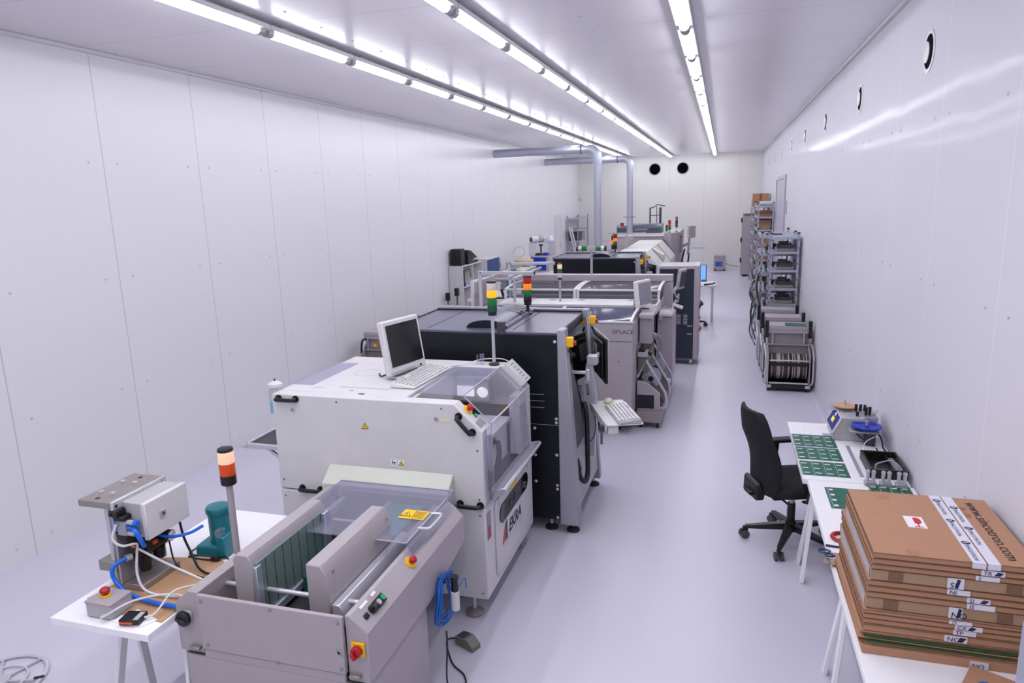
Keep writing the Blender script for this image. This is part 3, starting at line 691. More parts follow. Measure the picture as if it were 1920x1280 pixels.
MB().lathe((-1.565, 2.40, .955), [(.008, 0), (.008, .003), (.002, .005)], 10, 0, 'x').lathe((-1.565, 2.91, .955), [(.008, 0), (.008, .003), (.002, .005)], 10, 0, 'x').build('rail_screws', STEEL, r, bev=0)
MB().prism([(-1.56, .72), (-1.503, .72), (-1.503, .79), (-1.525, .82), (-1.56, .82)], 'y', 2.36, 3.05).build('guide_profile', ALU, t, bev=.003)
# conveyor and hood
MB().box(-2.10, 2.95, .78, -2.06, 3.42, .82).box(-1.52, 3.0, .78, -1.47, 3.42, .82).box(-1.80, 2.97, .78, -1.77, 3.42, .815).build('conveyor_rail', ALU, t)
MB().box(-2.1, 3.38, .62, -1.45, 3.41, .86).build('rear_plate', BEIGE2, t)
h = MB()
h.box(-2.105, 2.78, .905, -1.40, 3.40, .91)
h.prism([(-1.40, .91), (-1.405, .905), (-1.375, .85), (-1.37, .85)], 'y', 2.78, 3.30)
h.prism([(-2.105, .91), (-2.10, .905), (-2.12, .83), (-2.125, .83)], 'y', 2.96, 3.40)
h.box(-2.105, 3.395, .83, -1.40, 3.40, .91)
h.build('clear_cover', CLEAR2, t, bev=0)
MB().bar((-1.40, 2.78, .909), (-1.40, 3.3, .909), .005, .005).bar((-1.56, 2.78, .909), (-1.40, 2.78, .909), .005, .005).bar((-2.105, 3.40, .909), (-1.40, 3.40, .909), .006, .006).build('cover_edge', LGREY, t, bev=0)
MB().tube([(-1.405, 2.93, .912), (-1.36, 2.93, .915), (-1.345, 2.95, .915), (-1.345, 3.08, .915), (-1.36, 3.10, .915), (-1.405, 3.10, .912)], .008, 8, smooth=3).build('cover_handle', ALU, t, bev=0)
MB().poly([(-1.56, 3.02, .9112), (-1.42, 3.02, .9112), (-1.42, 3.12, .9112), (-1.56, 3.12, .9112)]).build('yellow_label', YLAB, t, bev=0)
warn(t, (-1.53, 3.07, .9114), (1, 0, 0), (0, 1, 0), .06, name='warning_triangle')
tl = MB()
for k in range(6): tl.box(-1.495, 3.032+k*.014, .9114, -1.43, 3.037+k*.014, .9118)
tl.build('label_text_lines', BLACKI, t, bev=0)
# controls on the sloping right cheek
def SL(y, u, l=0): # point on slope: u 0 (inner top) .. 1 (outer edge)
    return V(-1.405+.075*u+l*.68, y, .86-.07*u+l*.73)
nS = V(.68, 0, .73)
estop(t, SL(2.75, .45), nS, .03, .018)
sb = MB().obox(SL(2.42, .5, .008), (.04, .075, .016), Matrix.Rotation(math.radians(43), 3, 'Y')).build('push_button_block', BLACK, t)
MB().cyl(SL(2.44, .5, .016), SL(2.44, .5, .021), .013, n=16).build('green_push_button', GREENB, sb, bev=0)
MB().cyl(SL(2.405, .5, .016), SL(2.405, .5, .02), .013, n=16).build('white_push_button', LGREY, sb, bev=0)
MB().cyl(SL(2.36, .5), SL(2.36, .5, .02), .02, n=18).bar(SL(2.345, .5, .026), SL(2.38, .5, .026), .012, .014).build('selector_switch', BLACK, t, bev=.001)
MB().obox(SL(2.31, .5, .004), (.024, .03, .008), Matrix.Rotation(math.radians(43), 3, 'Y')).build('rocker_switch', BLACK, t)
for y, ln in ((2.345, .06), (2.43, .035)):
    MB().obox(SL(y, .1, .001), (.012, ln, .001), Matrix.Rotation(math.radians(43), 3, 'Y')).build('label_strip', PAPER, t, bev=0)
# main switch and knob on the near face
m = MB().box(-1.405, 2.235, .685, -1.345, 2.246, .75).build('main_switch', YELLOW, t)
MB().cyl((-1.375, 2.236, .717), (-1.375, 2.215, .717), .024, n=20).bar((-1.39, 2.208, .717), (-1.375, 2.208, .69), .014, .016).build('switch_knob', RED, m, bev=.002)
k = MB().box(-2.24, 2.235, .715, -2.19, 2.246, .765).build('knob_plate', LGREY, t)
kn = MB()
kn.lathe((-2.222, 2.236, .735), [(.03, 0), (.036, -.006), (.036, -.022), (.028, -.028), (.0, -.028)], 10, 0, 'y').bar((-2.25, 2.206, .74), (-2.195, 2.206, .73), .01, .014).build('crank_knob', BLACK, k, bev=.002)
MB().box(-2.215, 2.222, .585, -2.16, 2.245, .60).build('corner_bracket', STEEL, t)
MB().box(-1.42, 2.222, .585, -1.37, 2.245, .603).build('corner_bracket', STEEL, t)
sg = signal(t, -2.235, 2.62, .84, 1.235, [AMBERDK, CLEARLIT], .037, pole=BEIGEL, pr=.016, base=False, hm=.06)
MB().lathe((-2.235, 2.62, 1.2), [(.034, 0), (.037, .006), (.037, .046)], 22).build('lamp_base', BLACK, sg, bev=0)
# circuit boards waiting in the magazine and under the cover
t = thing('circuit_board_stack', 'dark green circuit boards stacked between the two magazine rails of the nearest machine', 'circuit board', (-1.79, 2.78, .66))
MB().box(-1.905, 2.66, .632, -1.675, 2.94, .735).build('stacked_boards', mat('deep_green_board', '#0f5a48', .5, noise=.2, scale=60), t)
MB().box(-1.90, 2.68, .7352, -1.68, 2.93, .737).build('top_board', PCB, t, bev=0)
t = tag(MB().box(-1.765, 3.0, .8155, -1.568, 3.36, .818).build('circuit_board', mat('teal_board', '#3d8b86', .5), bev=0), 'teal circuit board lying under the clear cover of the nearest machine', 'circuit board')
# blue cable coil on its side, pedal and cord
t = thing('cable_coil', 'loose coil of thin blue cable hanging from the side of the nearest machine', 'cable', (-1.31, 2.97, .60))
rnd = random.Random(2)
c = MB()
for k in range(11):
    a0, rz, ry = rnd.uniform(-.1, .1), rnd.uniform(.095, .135), rnd.uniform(.10, .145)
    cx, cz2, off = 2.985+rnd.uniform(-.015, .02), .515+rnd.uniform(-.02, .015), rnd.uniform(.0, .035)
    c.tube([(-1.322+off+.006*math.sin(3*a), cx+ry*math.sin(a)*(1.0 if math.cos(a) < 0 else .7), cz2+rz*math.cos(a)) for a in [a0+2*PI*j/10 for j in range(10)]], .0036, 6, smooth=4, closed=True)
c.tube([(-1.30, 3.03, .47), (-1.27, 3.09, .52), (-1.25, 3.13, .55), (-1.24, 3.12, .50)], .003, 6)
c.build('cable_loops', BLUEC, t, bev=0)
MB().cyl((-1.33, 2.965, .62), (-1.285, 2.965, .62), .011, n=12).build('hook', BLACK, t, bev=0)
t = thing('spray_bottle', 'small clear bottle with black cap hung in the blue cable coil', 'bottle', (-1.24, 2.965, .46))
MB().cyl((-1.24, 2.965, .47), (-1.24, 2.965, .575), .022, n=18).build('bottle_body', mat('hazy_plastic', '#c8c3c3', .2), t, bev=.003)
MB().cyl((-1.24, 2.965, .575), (-1.24, 2.965, .64), .019, .016, n=18).cyl((-1.24, 2.965, .64), (-1.24, 2.965, .655), .021, n=18).build('cap', BLACK, t, bev=0)
t = thing('foot_pedal', 'olive grey foot pedal with cord on the floor beside the nearest machine', 'pedal', (-1.2, 3.2, 0))
R = Matrix.Rotation(math.radians(-25), 3, 'Z')
c0 = V(-1.33, 3.33, 0)
def PT(p): return c0+R@Vector(p)
prof = [(-.07, 0), (.07, 0), (.07, .03), (.02, .065), (-.07, .05)]
vs = [PT((x, -.035, z)) for x, z in prof]+[PT((x, .035, z)) for x, z in prof]
MB().add(vs, [(4,3,2,1,0), (5,6,7,8,9)]+[(i, (i+1) % 5, 5+(i+1) % 5, 5+i) for i in range(5)]).build('pedal_housing', OLIVE, t, bev=.005, seg=2)
MB().add([PT(p) for p in ((-.06,-.03,.054),(.0,-.03,.066),(.0,.03,.066),(-.06,.03,.054))], [(0,1,2,3)]).build('tread', DGREY, t, bev=0)
MB().tube([PT((-.07, 0, .02)), PT((-.12, -.05, .006)), V(-1.36, 3.16, .006), V(-1.26, 3.08, .006), V(-1.22, 2.98, .006), V(-1.29, 2.93, .05), V(-1.30, 2.97, .25), V(-1.30, 2.97, .335)], .0045, 6).build('cord', BLACK, t, bev=0)
MB().tube([V(-1.33, 2.86, .02), V(-1.29, 2.95, .006), V(-1.25, 2.86, .006), V(-1.28, 2.70, .006), V(-1.31, 2.60, .006)], .0045, 6).build('loose_cord', BLACK, t, bev=0)

# ------------------------------------------------------------ left trestle table with pneumatic press
def trestle_table(name, label, x0, y0, x1, y1, z, legs, group=None):
    t = thing(name, label, 'table', ((x0+x1)/2, (y0+y1)/2, 0), group)
    MB().box(x0, y0, z-.034, x1, y1, z).build('tabletop', TABLEW, t, bev=.002)
    for y in legs:
        xa, xb = x0+.10, x1-.10; s = .125
        MB().box(xa-.02, y-.035, z-.07, xb+.02, y+.035, z-.034).build('trestle_beam', TABLEW, t)
        for x in (xa, xb):
            for d in (-1, 1):
                MB().bar((x, y+d*.01, z-.06), (x+(-.07 if x == xa else .07), y+d*s, 0.0), .045, .022, up=(1, 0, 0)).build('leg', TABLEW, t)
    return t
lt = trestle_table('trestle_table', 'white trestle table carrying the pneumatic press near the left wall', -2.83, 2.09, -2.29, 3.24, .73, (2.42, 2.92))
ZT2 = .73
def onface(name, label, cat, pts, m, th=.002, group=None):
    return tag(MB().prism(pts, 'z', ZT2, ZT2+th).build(name, m, bev=0), label, cat, group)
onface('cardboard_sheet', 'flat brown cardboard sheet under the steel press', 'cardboard', [(-2.79, 2.25), (-2.56, 2.19), (-2.30, 2.18), (-2.30, 2.62), (-2.42, 2.72), (-2.72, 2.66)], KRAFT, .004)
onface('paper_sheet', 'white paper sheet at the edge of the cardboard sheet on the left table', 'paper', [(-2.53, 2.13), (-2.36, 2.13), (-2.33, 2.19), (-2.48, 2.235)], PAPER, .0055)
# press
t = thing('pneumatic_press', 'steel bench press with grey control box and blue air hoses', 'press', (-2.7, 2.45, ZT2))
zb = ZT2+.0045
MB().box(-2.725, 2.36, zb, -2.57, 2.60, zb+.03).build('base_plate', STEEL, t, bev=.002)
m = MB().box(-2.80, 2.345, .825, -2.692, 2.60, .875); m.build('clamp_plate', STEEL, t, bev=.002)
m = MB().box(-2.845, 2.33, 1.155, -2.66, 2.66, 1.185)
for x, y in ((-2.80, 2.42), (-2.73, 2.42), (-2.80, 2.55), (-2.73, 2.55)): m.cyl((x, y, 1.185), (x, y, 1.195), .012, n=12, m=1)
for x, y in ((-2.765, 2.365), (-2.765, 2.62)): m.cyl((x, y, 1.185), (x, y, 1.1856), .012, n=12, m=2)
m.build('top_plate', [STEEL, ALU, BLACK], t, bev=.002)
MB().box(-2.66, 2.33, 1.12, -2.645, 2.66, 1.19).cyl((-2.648, 2.35, 1.165), (-2.642, 2.35, 1.165), .009, n=10, m=1).cyl((-2.648, 2.63, 1.165), (-2.642, 2.63, 1.165), .009, n=10, m=1).build('top_bracket', [ALU, BLACK], t)
MB().box(-2.69, 2.35, zb+.03, -2.675, 2.63, 1.155).build('back_plate', ALUB, t, bev=.002)
MB().box(-2.70, 2.44, .97, -2.76, 2.53, 1.155).build('cylinder_block', ALU, t, bev=.004)
for x, y in ((-2.725, 2.372), (-2.745, 2.57)):
    MB().cyl((x, y, zb+.03), (x, y, 1.155), .015, n=16).build('guide_column', ALU, t, bev=0)
eb = MB().box(-2.66, 2.385, 1.0, -2.54, 2.64, 1.17).build('control_box', LGREY, t, bev=.004)
MB().box(-2.54, 2.38, .99, -2.515, 2.65, 1.172).build('box_door', WHITE, eb, bev=.004)
MB().obox((-2.512, 2.48, 1.085), (.006, .035, .035)).cyl((-2.51, 2.48, 1.085), (-2.505, 2.48, 1.085), .008, n=12, m=1).build('door_lock', [ALU, DGREY], eb, bev=.001)
v = MB().box(-2.655, 2.345, 1.02, -2.605, 2.385, 1.10).build('solenoid_valve', ALUB, t)
MB().box(-2.66, 2.335, 1.095, -2.60, 2.385, 1.12).box(-2.655, 2.325, 1.115, -2.625, 2.38, 1.15).cyl((-2.66, 2.34, 1.13), (-2.675, 2.335, 1.13), .015, n=10).build('valve_coil', BLACK, v)
MB().box(-2.655, 2.345, .995, -2.605, 2.385, 1.022).build('valve_end', BLACK, v)
f = MB()
for z in (1.085, 1.03): f.cyl((-2.605, 2.36, z), (-2.565, 2.36, z), .012, n=12, m=1).cyl((-2.565, 2.36, z), (-2.545, 2.36, z), .013, n=12)
f.cyl((-2.605, 2.36, 1.058), (-2.58, 2.36, 1.058), .012, n=12).cyl((-2.655, 2.36, 1.08), (-2.675, 2.36, 1.08), .011, n=10).cyl((-2.655, 2.36, 1.04), (-2.675, 2.36, 1.04), .011, n=10).build('hose_fittings', [BLUE, LGREY], v, bev=0)
rg = MB().cyl((-2.62, 2.42, .92), (-2.62, 2.56, .92), .045, n=18).cyl((-2.62, 2.44, .88), (-2.62, 2.44, .80), .032, .026, n=16).cyl((-2.62, 2.53, .88), (-2.62, 2.53, .82), .032, .024, n=16).cyl((-2.62, 2.45, .95), (-2.62, 2.45, .99), .036, n=16).cyl((-2.62, 2.55, .95), (-2.62, 2.55, .985), .034, n=16).box(-2.645, 2.38, .885, -2.595, 2.43, .945)
rg = rg.build('air_regulator', BLACK, t, bev=.002)
MB().box(-2.60, 2.455, .925, -2.568, 2.485, .945).box(-2.625, 2.374, .945, -2.595, 2.382, .957).build('orange_tabs', ORANGE, rg)
MB().cyl((-2.58, 2.55, .93), (-2.55, 2.55, .93), .028, n=20, m=1).cyl((-2.55, 2.55, .93), (-2.547, 2.55, .93), .025, n=20).bar((-2.5465, 2.55, .93), (-2.5465, 2.565, .945), .002, .003, m=1).build('pressure_gauge', [PAPER, DGREY], rg, bev=0)
MB().cyl((-2.63, 2.38, .90), (-2.64, 2.355, .90), .016, n=12).build('inlet_fitting', ALU, rg, bev=0)
MB().tube([(-2.64, 2.355, .90), (-2.665, 2.30, .88), (-2.65, 2.29, .82), (-2.57, 2.285, .765), (-2.42, 2.278, .748), (-2.285, 2.268, .756)], .010, 10).build('blue_supply_hose', BLUE, t, bev=0)
MB().tube([(-2.58, 2.36, 1.058), (-2.54, 2.34, 1.05), (-2.53, 2.36, .98), (-2.57, 2.40, .95)], .010, 10).tube([(-2.60, 2.50, .96), (-2.53, 2.52, .94), (-2.45, 2.56, .95), (-2.40, 2.60, .975)], .008, 8).build('blue_loop_hose', BLUE, t, bev=0)
MB().tube([(-2.65, 2.34, 1.08), (-2.65, 2.31, 1.02), (-2.61, 2.32, .985), (-2.57, 2.36, .98), (-2.585, 2.37, .93), (-2.57, 2.34, .84), (-2.53, 2.33, .77), (-2.44, 2.34, .746), (-2.285, 2.36, .752)], .006, 8)\
  .tube([(-2.575, 2.37, .95), (-2.50, 2.42, .87), (-2.40, 2.46, .80), (-2.285, 2.48, .75)], .006, 8).build('white_cable', WHITE, t, bev=0)
MB().tube([(-2.56, 2.62, .98), (-2.555, 2.63, .88), (-2.51, 2.62, .80), (-2.42, 2.57, .75), (-2.285, 2.54, .75)], .006, 8).tube([(-2.60, 2.58, .88), (-2.575, 2.57, .78), (-2.50, 2.55, .744), (-2.36, 2.52, .744)], .004, 6).build('black_cable', BLACK, t, bev=0)
# stop button box, small black unit
t = thing('stop_button_box', 'grey plastic box with a red mushroom button on the left table', 'switch box', (-2.6, 2.19, ZT2))
MB().box(-2.665, 2.135, ZT2+.004, -2.525, 2.255, ZT2+.07).build('box_body', LGREY, t, bev=.004)
MB().box(-2.667, 2.133, ZT2+.066, -2.523, 2.257, ZT2+.078).build('box_lid', BEIGEL, t, bev=.002)
estop(t, (-2.61, 2.195, ZT2+.078), (0, 0, 1), .024, .021)
MB().tube([(-2.565, 2.135, ZT2+.025), (-2.55, 2.115, ZT2+.03), (-2.47, 2.205, ZT2+.065), (-2.38, 2.305, ZT2+.052), (-2.285, 2.315, ZT2+.05)], .005, 8).build('white_cable', WHITE, t, bev=0)
t = thing('foot_switch_unit', 'small flat black device with silver label at the front edge of the left table', 'device', (-2.42, 2.15, ZT2))
R = Matrix.Rotation(math.radians(12), 3, 'Z')
MB().obox((-2.425, 2.155, ZT2+.020), (.09, .075, .026), R).build('casing', BLACK, t, bev=.003)
MB().obox((-2.395, 2.158, ZT2+.0335), (.022, .06, .001), R).obox((-2.43, 2.116, ZT2+.018), (.06, .001, .01), R, 1).build('label', [LGREY, ORANGE], t, bev=0)
MB().tube([(-2.38, 2.17, ZT2+.02), (-2.345, 2.20, ZT2+.03), (-2.335, 2.30, ZT2+.075), (-2.285, 2.40, ZT2+.06)], .005, 8).build('white_cable', WHITE, t, bev=0)
# teal machine
t = thing('teal_bench_motor', 'teal bench machine with a tall round capped cylinder on the left table', 'machine', (-2.48, 2.78, ZT2))
MB().obox((-2.49, 2.78, ZT2+.03), (.17, .13, .06), .1).build('base', TEAL, t, bev=.012, seg=2)
MB().lathe((-2.475, 2.80, ZT2+.06), [(.055, 0), (.055, .16), (.06, .162)], 26).build('cylinder', TEAL, t, bev=0)
MB().lathe((-2.475, 2.80, ZT2+.222), [(.063, 0), (.063, .022), (.058, .03), (.03, .034)], 26).build('cap', mat('teal_cap', '#0c6573', .3), t, bev=0)
MB().obox((-2.42, 2.76, ZT2+.06), (.05, .09, .12), .1).build('side_block', TEAL, t, bev=.006)
MB().obox((-2.425, 2.735, ZT2+.14), (.03, .05, .03), .1).build('gauge_box', CLEAR2, t, bev=0)
MB().tube([(-2.565, 2.78, ZT2+.02), (-2.62, 2.80, ZT2+.006), (-2.62, 2.72, ZT2+.006), (-2.56, 2.71, ZT2+.006), (-2.60, 2.69, ZT2+.006), (-2.50, 2.68, ZT2+.008), (-2.42, 2.69, ZT2+.012)], .004, 6)\
  .tube([(-2.42, 2.69, ZT2+.012), (-2.38, 2.70, ZT2+.03), (-2.34, 2.68, ZT2+.012), (-2.36, 2.66, ZT2+.008)], .004, 6).cyl((-2.45, 2.685, ZT2+.016), (-2.41, 2.69, ZT2+.018), .014, n=10).build('mains_cable', BLACK, t, bev=0)
# round reel on the floor, bottom left
t = thing('flat_spoked_reel', 'large flat white spoked reel lying on the floor in the near left corner', 'reel', (-3.7, 2.42, 0))
b = MB().tube([(-3.70+.22*math.cos(a), 2.40+.22*math.sin(a), .012) for a in [2*PI*k/36 for k in range(36)]], .010, 6, smooth=0, closed=True)
b.tube([(-3.70+.13*math.cos(a), 2.40+.13*math.sin(a), .012) for a in [2*PI*k/30 for k in range(30)]], .006, 6, smooth=0, closed=True)
b.build('rim', mat('reel_white', '#c9c7cf', .5), t, bev=0)
b = MB()
for k in range(6): b.bar((-3.70, 2.40, .012), (-3.70+.22*math.cos(k*PI/3+.3), 2.40+.22*math.sin(k*PI/3+.3), .012), .012, .008)
b.lathe((-3.70, 2.40, 0), [(.05, .0), (.05, .02), (.02, .022)], 20).build('spokes', mat('reel_grey', '#b9b7bf', .5), t, bev=0)
MB().obox((-3.50, 2.47, .024), (.05, .015, .006), .6).build('dark_clip', BLACK, t, bev=0)
# ------------------------------------------------------------ right-hand tables
rt1 = trestle_table('trestle_table', 'white trestle table by the right wall holding green circuit boards and the reel counter', .525, 4.44, 1.13, 5.60, .73, (4.60, 5.45), 'white tables along the right wall')
rt2 = trestle_table('trestle_table', 'white trestle table by the right wall under the stack of brown cardboard boxes', .55, 2.25, 1.14, 4.43, .73, (2.62, 3.45), 'white tables along the right wall')
def board(label, x0, y0, x1, y1, nx, ny, group='green circuit boards laid on the right table', pw=.034, ph=.012):
    b = MB().box(x0, y0, .7301, x1, y1, .7325)
    for i in range(nx):
        X = x0+(x1-x0)*(i+.12)/nx
        b.box(X-.004, y0+.004, .7325, X-.0025, y1-.004, .7328, 1)
        for j in range(ny):
            Y = y0+(y1-y0)*(j+.5)/ny
            b.box(X+.004, Y-.008, .7325, X+.004+pw, Y+ph-.008, .7329, 1)
            b.box(X, Y+(y1-y0)/ny*.5-.002, .7325, X+(x1-x0)/nx*.8, Y+(y1-y0)/ny*.5, .7327, 2)
            b.box(X+.012, Y-.028, .7325, X+.05, Y-.014, .7327, 2)
    o = b.build('circuit_board', [PCB, WPAD, PCBD], bev=0)
    return tag(o, label, 'circuit board', group)
board('green circuit board panel farthest from the boxes, next to the reel counter', .51+.02, 5.05, .81, 5.30, 4, 3)
board('middle green circuit board panel of the row of three on the table', .53, 4.79, .81, 5.03, 4, 3)
board('green circuit board panel of the row of three that lies nearest the boxes', .53, 4.51, .81, 4.755, 4, 3)
board('green circuit board panel half hidden behind the cardboard box stack', .635, 4.03, .90, 4.33, 2, 4, pw=.022, ph=.022)
pb = board('green circuit board panel under the row of upright steel pins', .885, 4.26, 1.115, 4.435, 4, 2, pw=.03, ph=.018)
# pin fixture
for i, x in enumerate((.90, .985, 1.07)):
    t = thing('support_pin_pair', f'{("leftmost", "middle", "rightmost")[i]} of the three pairs of steel pins standing by the black tray', 'pin block', (x, 4.415, .733), 'steel pin pairs')
    MB().box(x-.032, 4.395, .733, x+.032, 4.44, .757).build('pin_block', ALUB, t, bev=.002)
    for d in (-.016, .016):
        MB().cyl((x+d, 4.415, .757), (x+d, 4.415, .812), .0105, n=14).cyl((x+d, 4.415, .812), (x+d, 4.415, .824), .0125, n=14).cyl((x+d, 4.415, .824), (x+d, 4.415, .83), .006, n=10).build('pin', ALU, t, bev=0)
tag(MB().box(.868, 4.54, .7301, .892, 5.12, .7315).build('steel_ruler', mat('ruler_steel', '#a5a3ad', .45, .3), bev=0), 'long steel ruler lying between the boards and the black tray', 'ruler')
# black tray
t = thing('black_tray', 'open black metal tray with a wire inside on the right table', 'tray', (1.03, 4.71, .73))
MB().box(.92, 4.535, .731, 1.135, 4.885, .737).box(.92, 4.535, .737, .935, 4.885, .79).box(1.12, 4.535, .737, 1.135, 4.885, .79).box(.935, 4.535, .737, 1.12, 4.55, .79).box(.935, 4.87, .737, 1.12, 4.885, .79).box(1.065, 4.55, .737, 1.072, 4.87, .775).build('tray_body', BLACK, t, bev=.002)
MB().box(.97, 4.57, .737, 1.05, 4.68, .742).box(1.075, 4.56, .745, 1.115, 4.86, .755).build('grey_insert', GREY, t, bev=.001)
MB().tube([(.96, 4.58, .745), (.958, 4.58, .80), (.98, 4.59, .815), (1.06, 4.64, .815), (1.10, 4.60, .79), (1.105, 4.58, .77)], .004, 6).build('bent_wire', LGREY, t, bev=0)
# white reel and papers
tag(MB().lathe((.985, 5.06, .7301), [(.082, 0), (.082, .004), (.02, .004)], 30).build('white_tape_reel', PAPER, bev=0), 'flat white tape reel lying in front of the reel counter', 'reel')
tag(MB().box(.62, 5.42, .7301, .80, 5.54, .731).build('paper_sheet', PAPER, bev=0), 'white paper sheet on the far end of the right table', 'paper')
tag(MB().box(.745, 5.30, .7301, .83, 5.34, .74).build('clear_box', CLEAR2, bev=0), 'small clear plastic box before the screen of the reel counter', 'box')
# reel counter
t = thing('reel_counter', 'grey component counter with tilted display on the far right table', 'counting machine', (.94, 5.30, .73))
poly = [(.80, .731), (1.08, .731), (1.08, .85), (.99, .90), (.86, .90), (.80, .775)]
MB().prism(poly, 'y', 5.22, 5.52).build('housing', LGREY, t, bev=.005, seg=2)
def SC2(u, y, l=0):  # point on the sloping display face
    return V(.80+.06*u-l*.9, y, .775+.125*u+l*.43)
MB().add([SC2(.02, 5.215), SC2(.98, 5.215), SC2(.98, 5.525), SC2(.02, 5.525), SC2(.02, 5.215, .012), SC2(.98, 5.215, .012), SC2(.98, 5.525, .012), SC2(.02, 5.525, .012)], [(0,1,2,3),(7,6,5,4),(0,4,5,1),(1,5,6,2),(2,6,7,3),(3,7,4,0)]).build('display_frame', WHITE, t, bev=.002)
MB().add([SC2(.1, 5.24, .0132), SC2(.9, 5.24, .0132), SC2(.9, 5.50, .0132), SC2(.1, 5.50, .0132)], [(3,2,1,0)]).build('display', mat('display_navy', '#2c2f66', .2, noise=.5, scale=30, emit='#4450c0', estr=.25), t, bev=0)
MB().add([SC2(.35, 5.34, .0142), SC2(.62, 5.34, .0142), SC2(.62, 5.42, .0142), SC2(.35, 5.42, .0142)], [(3,2,1,0)]).build('display_digits', mat('digit_yellow', '#d8d23a', .4, emit='#d8d23a', estr=.5), t, bev=0)
MB().add([SC2(.7, 5.36, .0142), SC2(.86, 5.36, .0142), SC2(.86, 5.40, .0142), SC2(.7, 5.40, .0142)], [(3,2,1,0)]).build('display_mark', PAPER, t, bev=0)
MB().box(.89, 5.10, .83, 1.08, 5.23, .845).box(.80, 5.40, .90, .95, 5.50, .91).box(.97, 5.24, .87, 1.09, 5.50, .905).build('reel_arms', ALUB, t)
MB().box(1.0, 5.13, .731, 1.06, 5.22, .83).build('arm_post', DGREY, t)
MB().lathe((1.0, 5.15, .868), [(.098, 0), (.098, .01), (.02, .012)], 32).build('blue_reel', BLUEP, t, bev=0)
g = MB()
for k in range(3):
    a = k*2*PI/3+.4; g.obox((1.0+.05*math.cos(a), 5.15+.05*math.sin(a), .8805), (.045, .02, .001), a)
g.cyl((1.0, 5.15, .845), (1.0, 5.15, .868), .02, n=12, m=1).cyl((1.0, 5.15, .88), (1.0, 5.15, .905), .007, n=10, m=1).build('reel_openings', [NAVYI, ALU], t, bev=0)
MB().lathe((.90, 5.44, .925), [(.075, 0), (.075, .008), (.02, .009)], 28).cyl((.90, 5.44, .91), (.90, 5.44, .925), .02, n=12).build('tan_reel', WOOD, t, bev=0)
MB().cyl((.90, 5.44, .93), (.90, 5.44, .972), .008, n=10).build('spindle', ALU, t, bev=0)
for x, y, h in ((.97, 5.40, .05), (1.0, 5.40, .05), (.96, 5.28, .03), (1.02, 5.30, .06), (1.045, 5.31, .06), (1.03, 5.41, .045)): MB().cyl((x, y, .905), (x, y, .905+h), .010, n=10).build('black_roller', BLACK, t, bev=0)
MB().obox((1.08, 5.31, .93), (.04, .05, .008), Matrix.Rotation(-.9, 3, 'Y')).build('guide_plate', ALUB, t)
MB().tube([(1.06, 5.18, .84), (1.09, 5.12, .80), (1.09, 5.02, .76), (1.12, 4.93, .737)], .006, 6).tube([(.92, 5.22, .84), (.95, 5.18, .80), (1.0, 5.14, .76)], .005, 6).tube([(1.05, 5.05, .75), (1.06, 4.95, .74), (1.13, 4.93, .737)], .005, 6).build('black_cables', BLACK, t, bev=0)
MB().tube([(.97, 4.98, .735), (.965, 4.99, .80), (1.03, 5.04, .83), (1.06, 5.05, .83)], .003, 6).build('white_wire', WHITE, t, bev=0)
# small things before the boxes
tp = MB().tube([(.635+.048*math.cos(a), 3.655+.048*math.sin(a), .7405) for a in [2*PI*k/30 for k in range(30)]], .010, 8, smooth=0, closed=True)
tag(tp.build('red_tape_roll', RED, bev=0), 'roll of red tape lying against the cardboard box stack', 'tape roll')
tag(MB().cyl((.555, 3.555, .736), (.665, 3.545, .736), .0055, n=10).cyl((.545, 3.556, .736), (.555, 3.555, .736), .006, n=10).build('pen', NAVYI, bev=0), 'dark pen lying between the red tape and the scissors', 'pen')
t = thing('scissors', 'scissors with blue handles lying on grey cards at the table edge', 'scissors', (.56, 3.44, .752))
MB().tube([(.525+.026*math.cos(a), 3.45+.017*math.sin(a), .757) for a in [2*PI*k/18 for k in range(18)]], .005, 6, smooth=0, closed=True)\
  .tube([(.545+.022*math.cos(a), 3.415+.013*math.sin(a), .757) for a in [2*PI*k/18 for k in range(18)]], .005, 6, smooth=0, closed=True).build('handles', mat('scissor_blue', '#1d2f63', .4), t, bev=0)
MB().bar((.55, 3.44, .757), (.66, 3.425, .757), .014, .003).bar((.56, 3.42, .759), (.66, 3.44, .759), .014, .003).build('blades', ALU, t)
for i in range(4):
    tag(MB().obox((.615+.004*i, 3.39-.006*i, .7325+.0045*i), (.20-.01*i, .055, .004), .05*(i-1)-.05).build('grey_card', [CARDL, GREY, OLIVE, CARDL][i], bev=0), f'{("lowest", "second lowest", "second highest", "topmost")[i]} of the grey cards under the scissors', 'card', 'grey cards under the scissors')
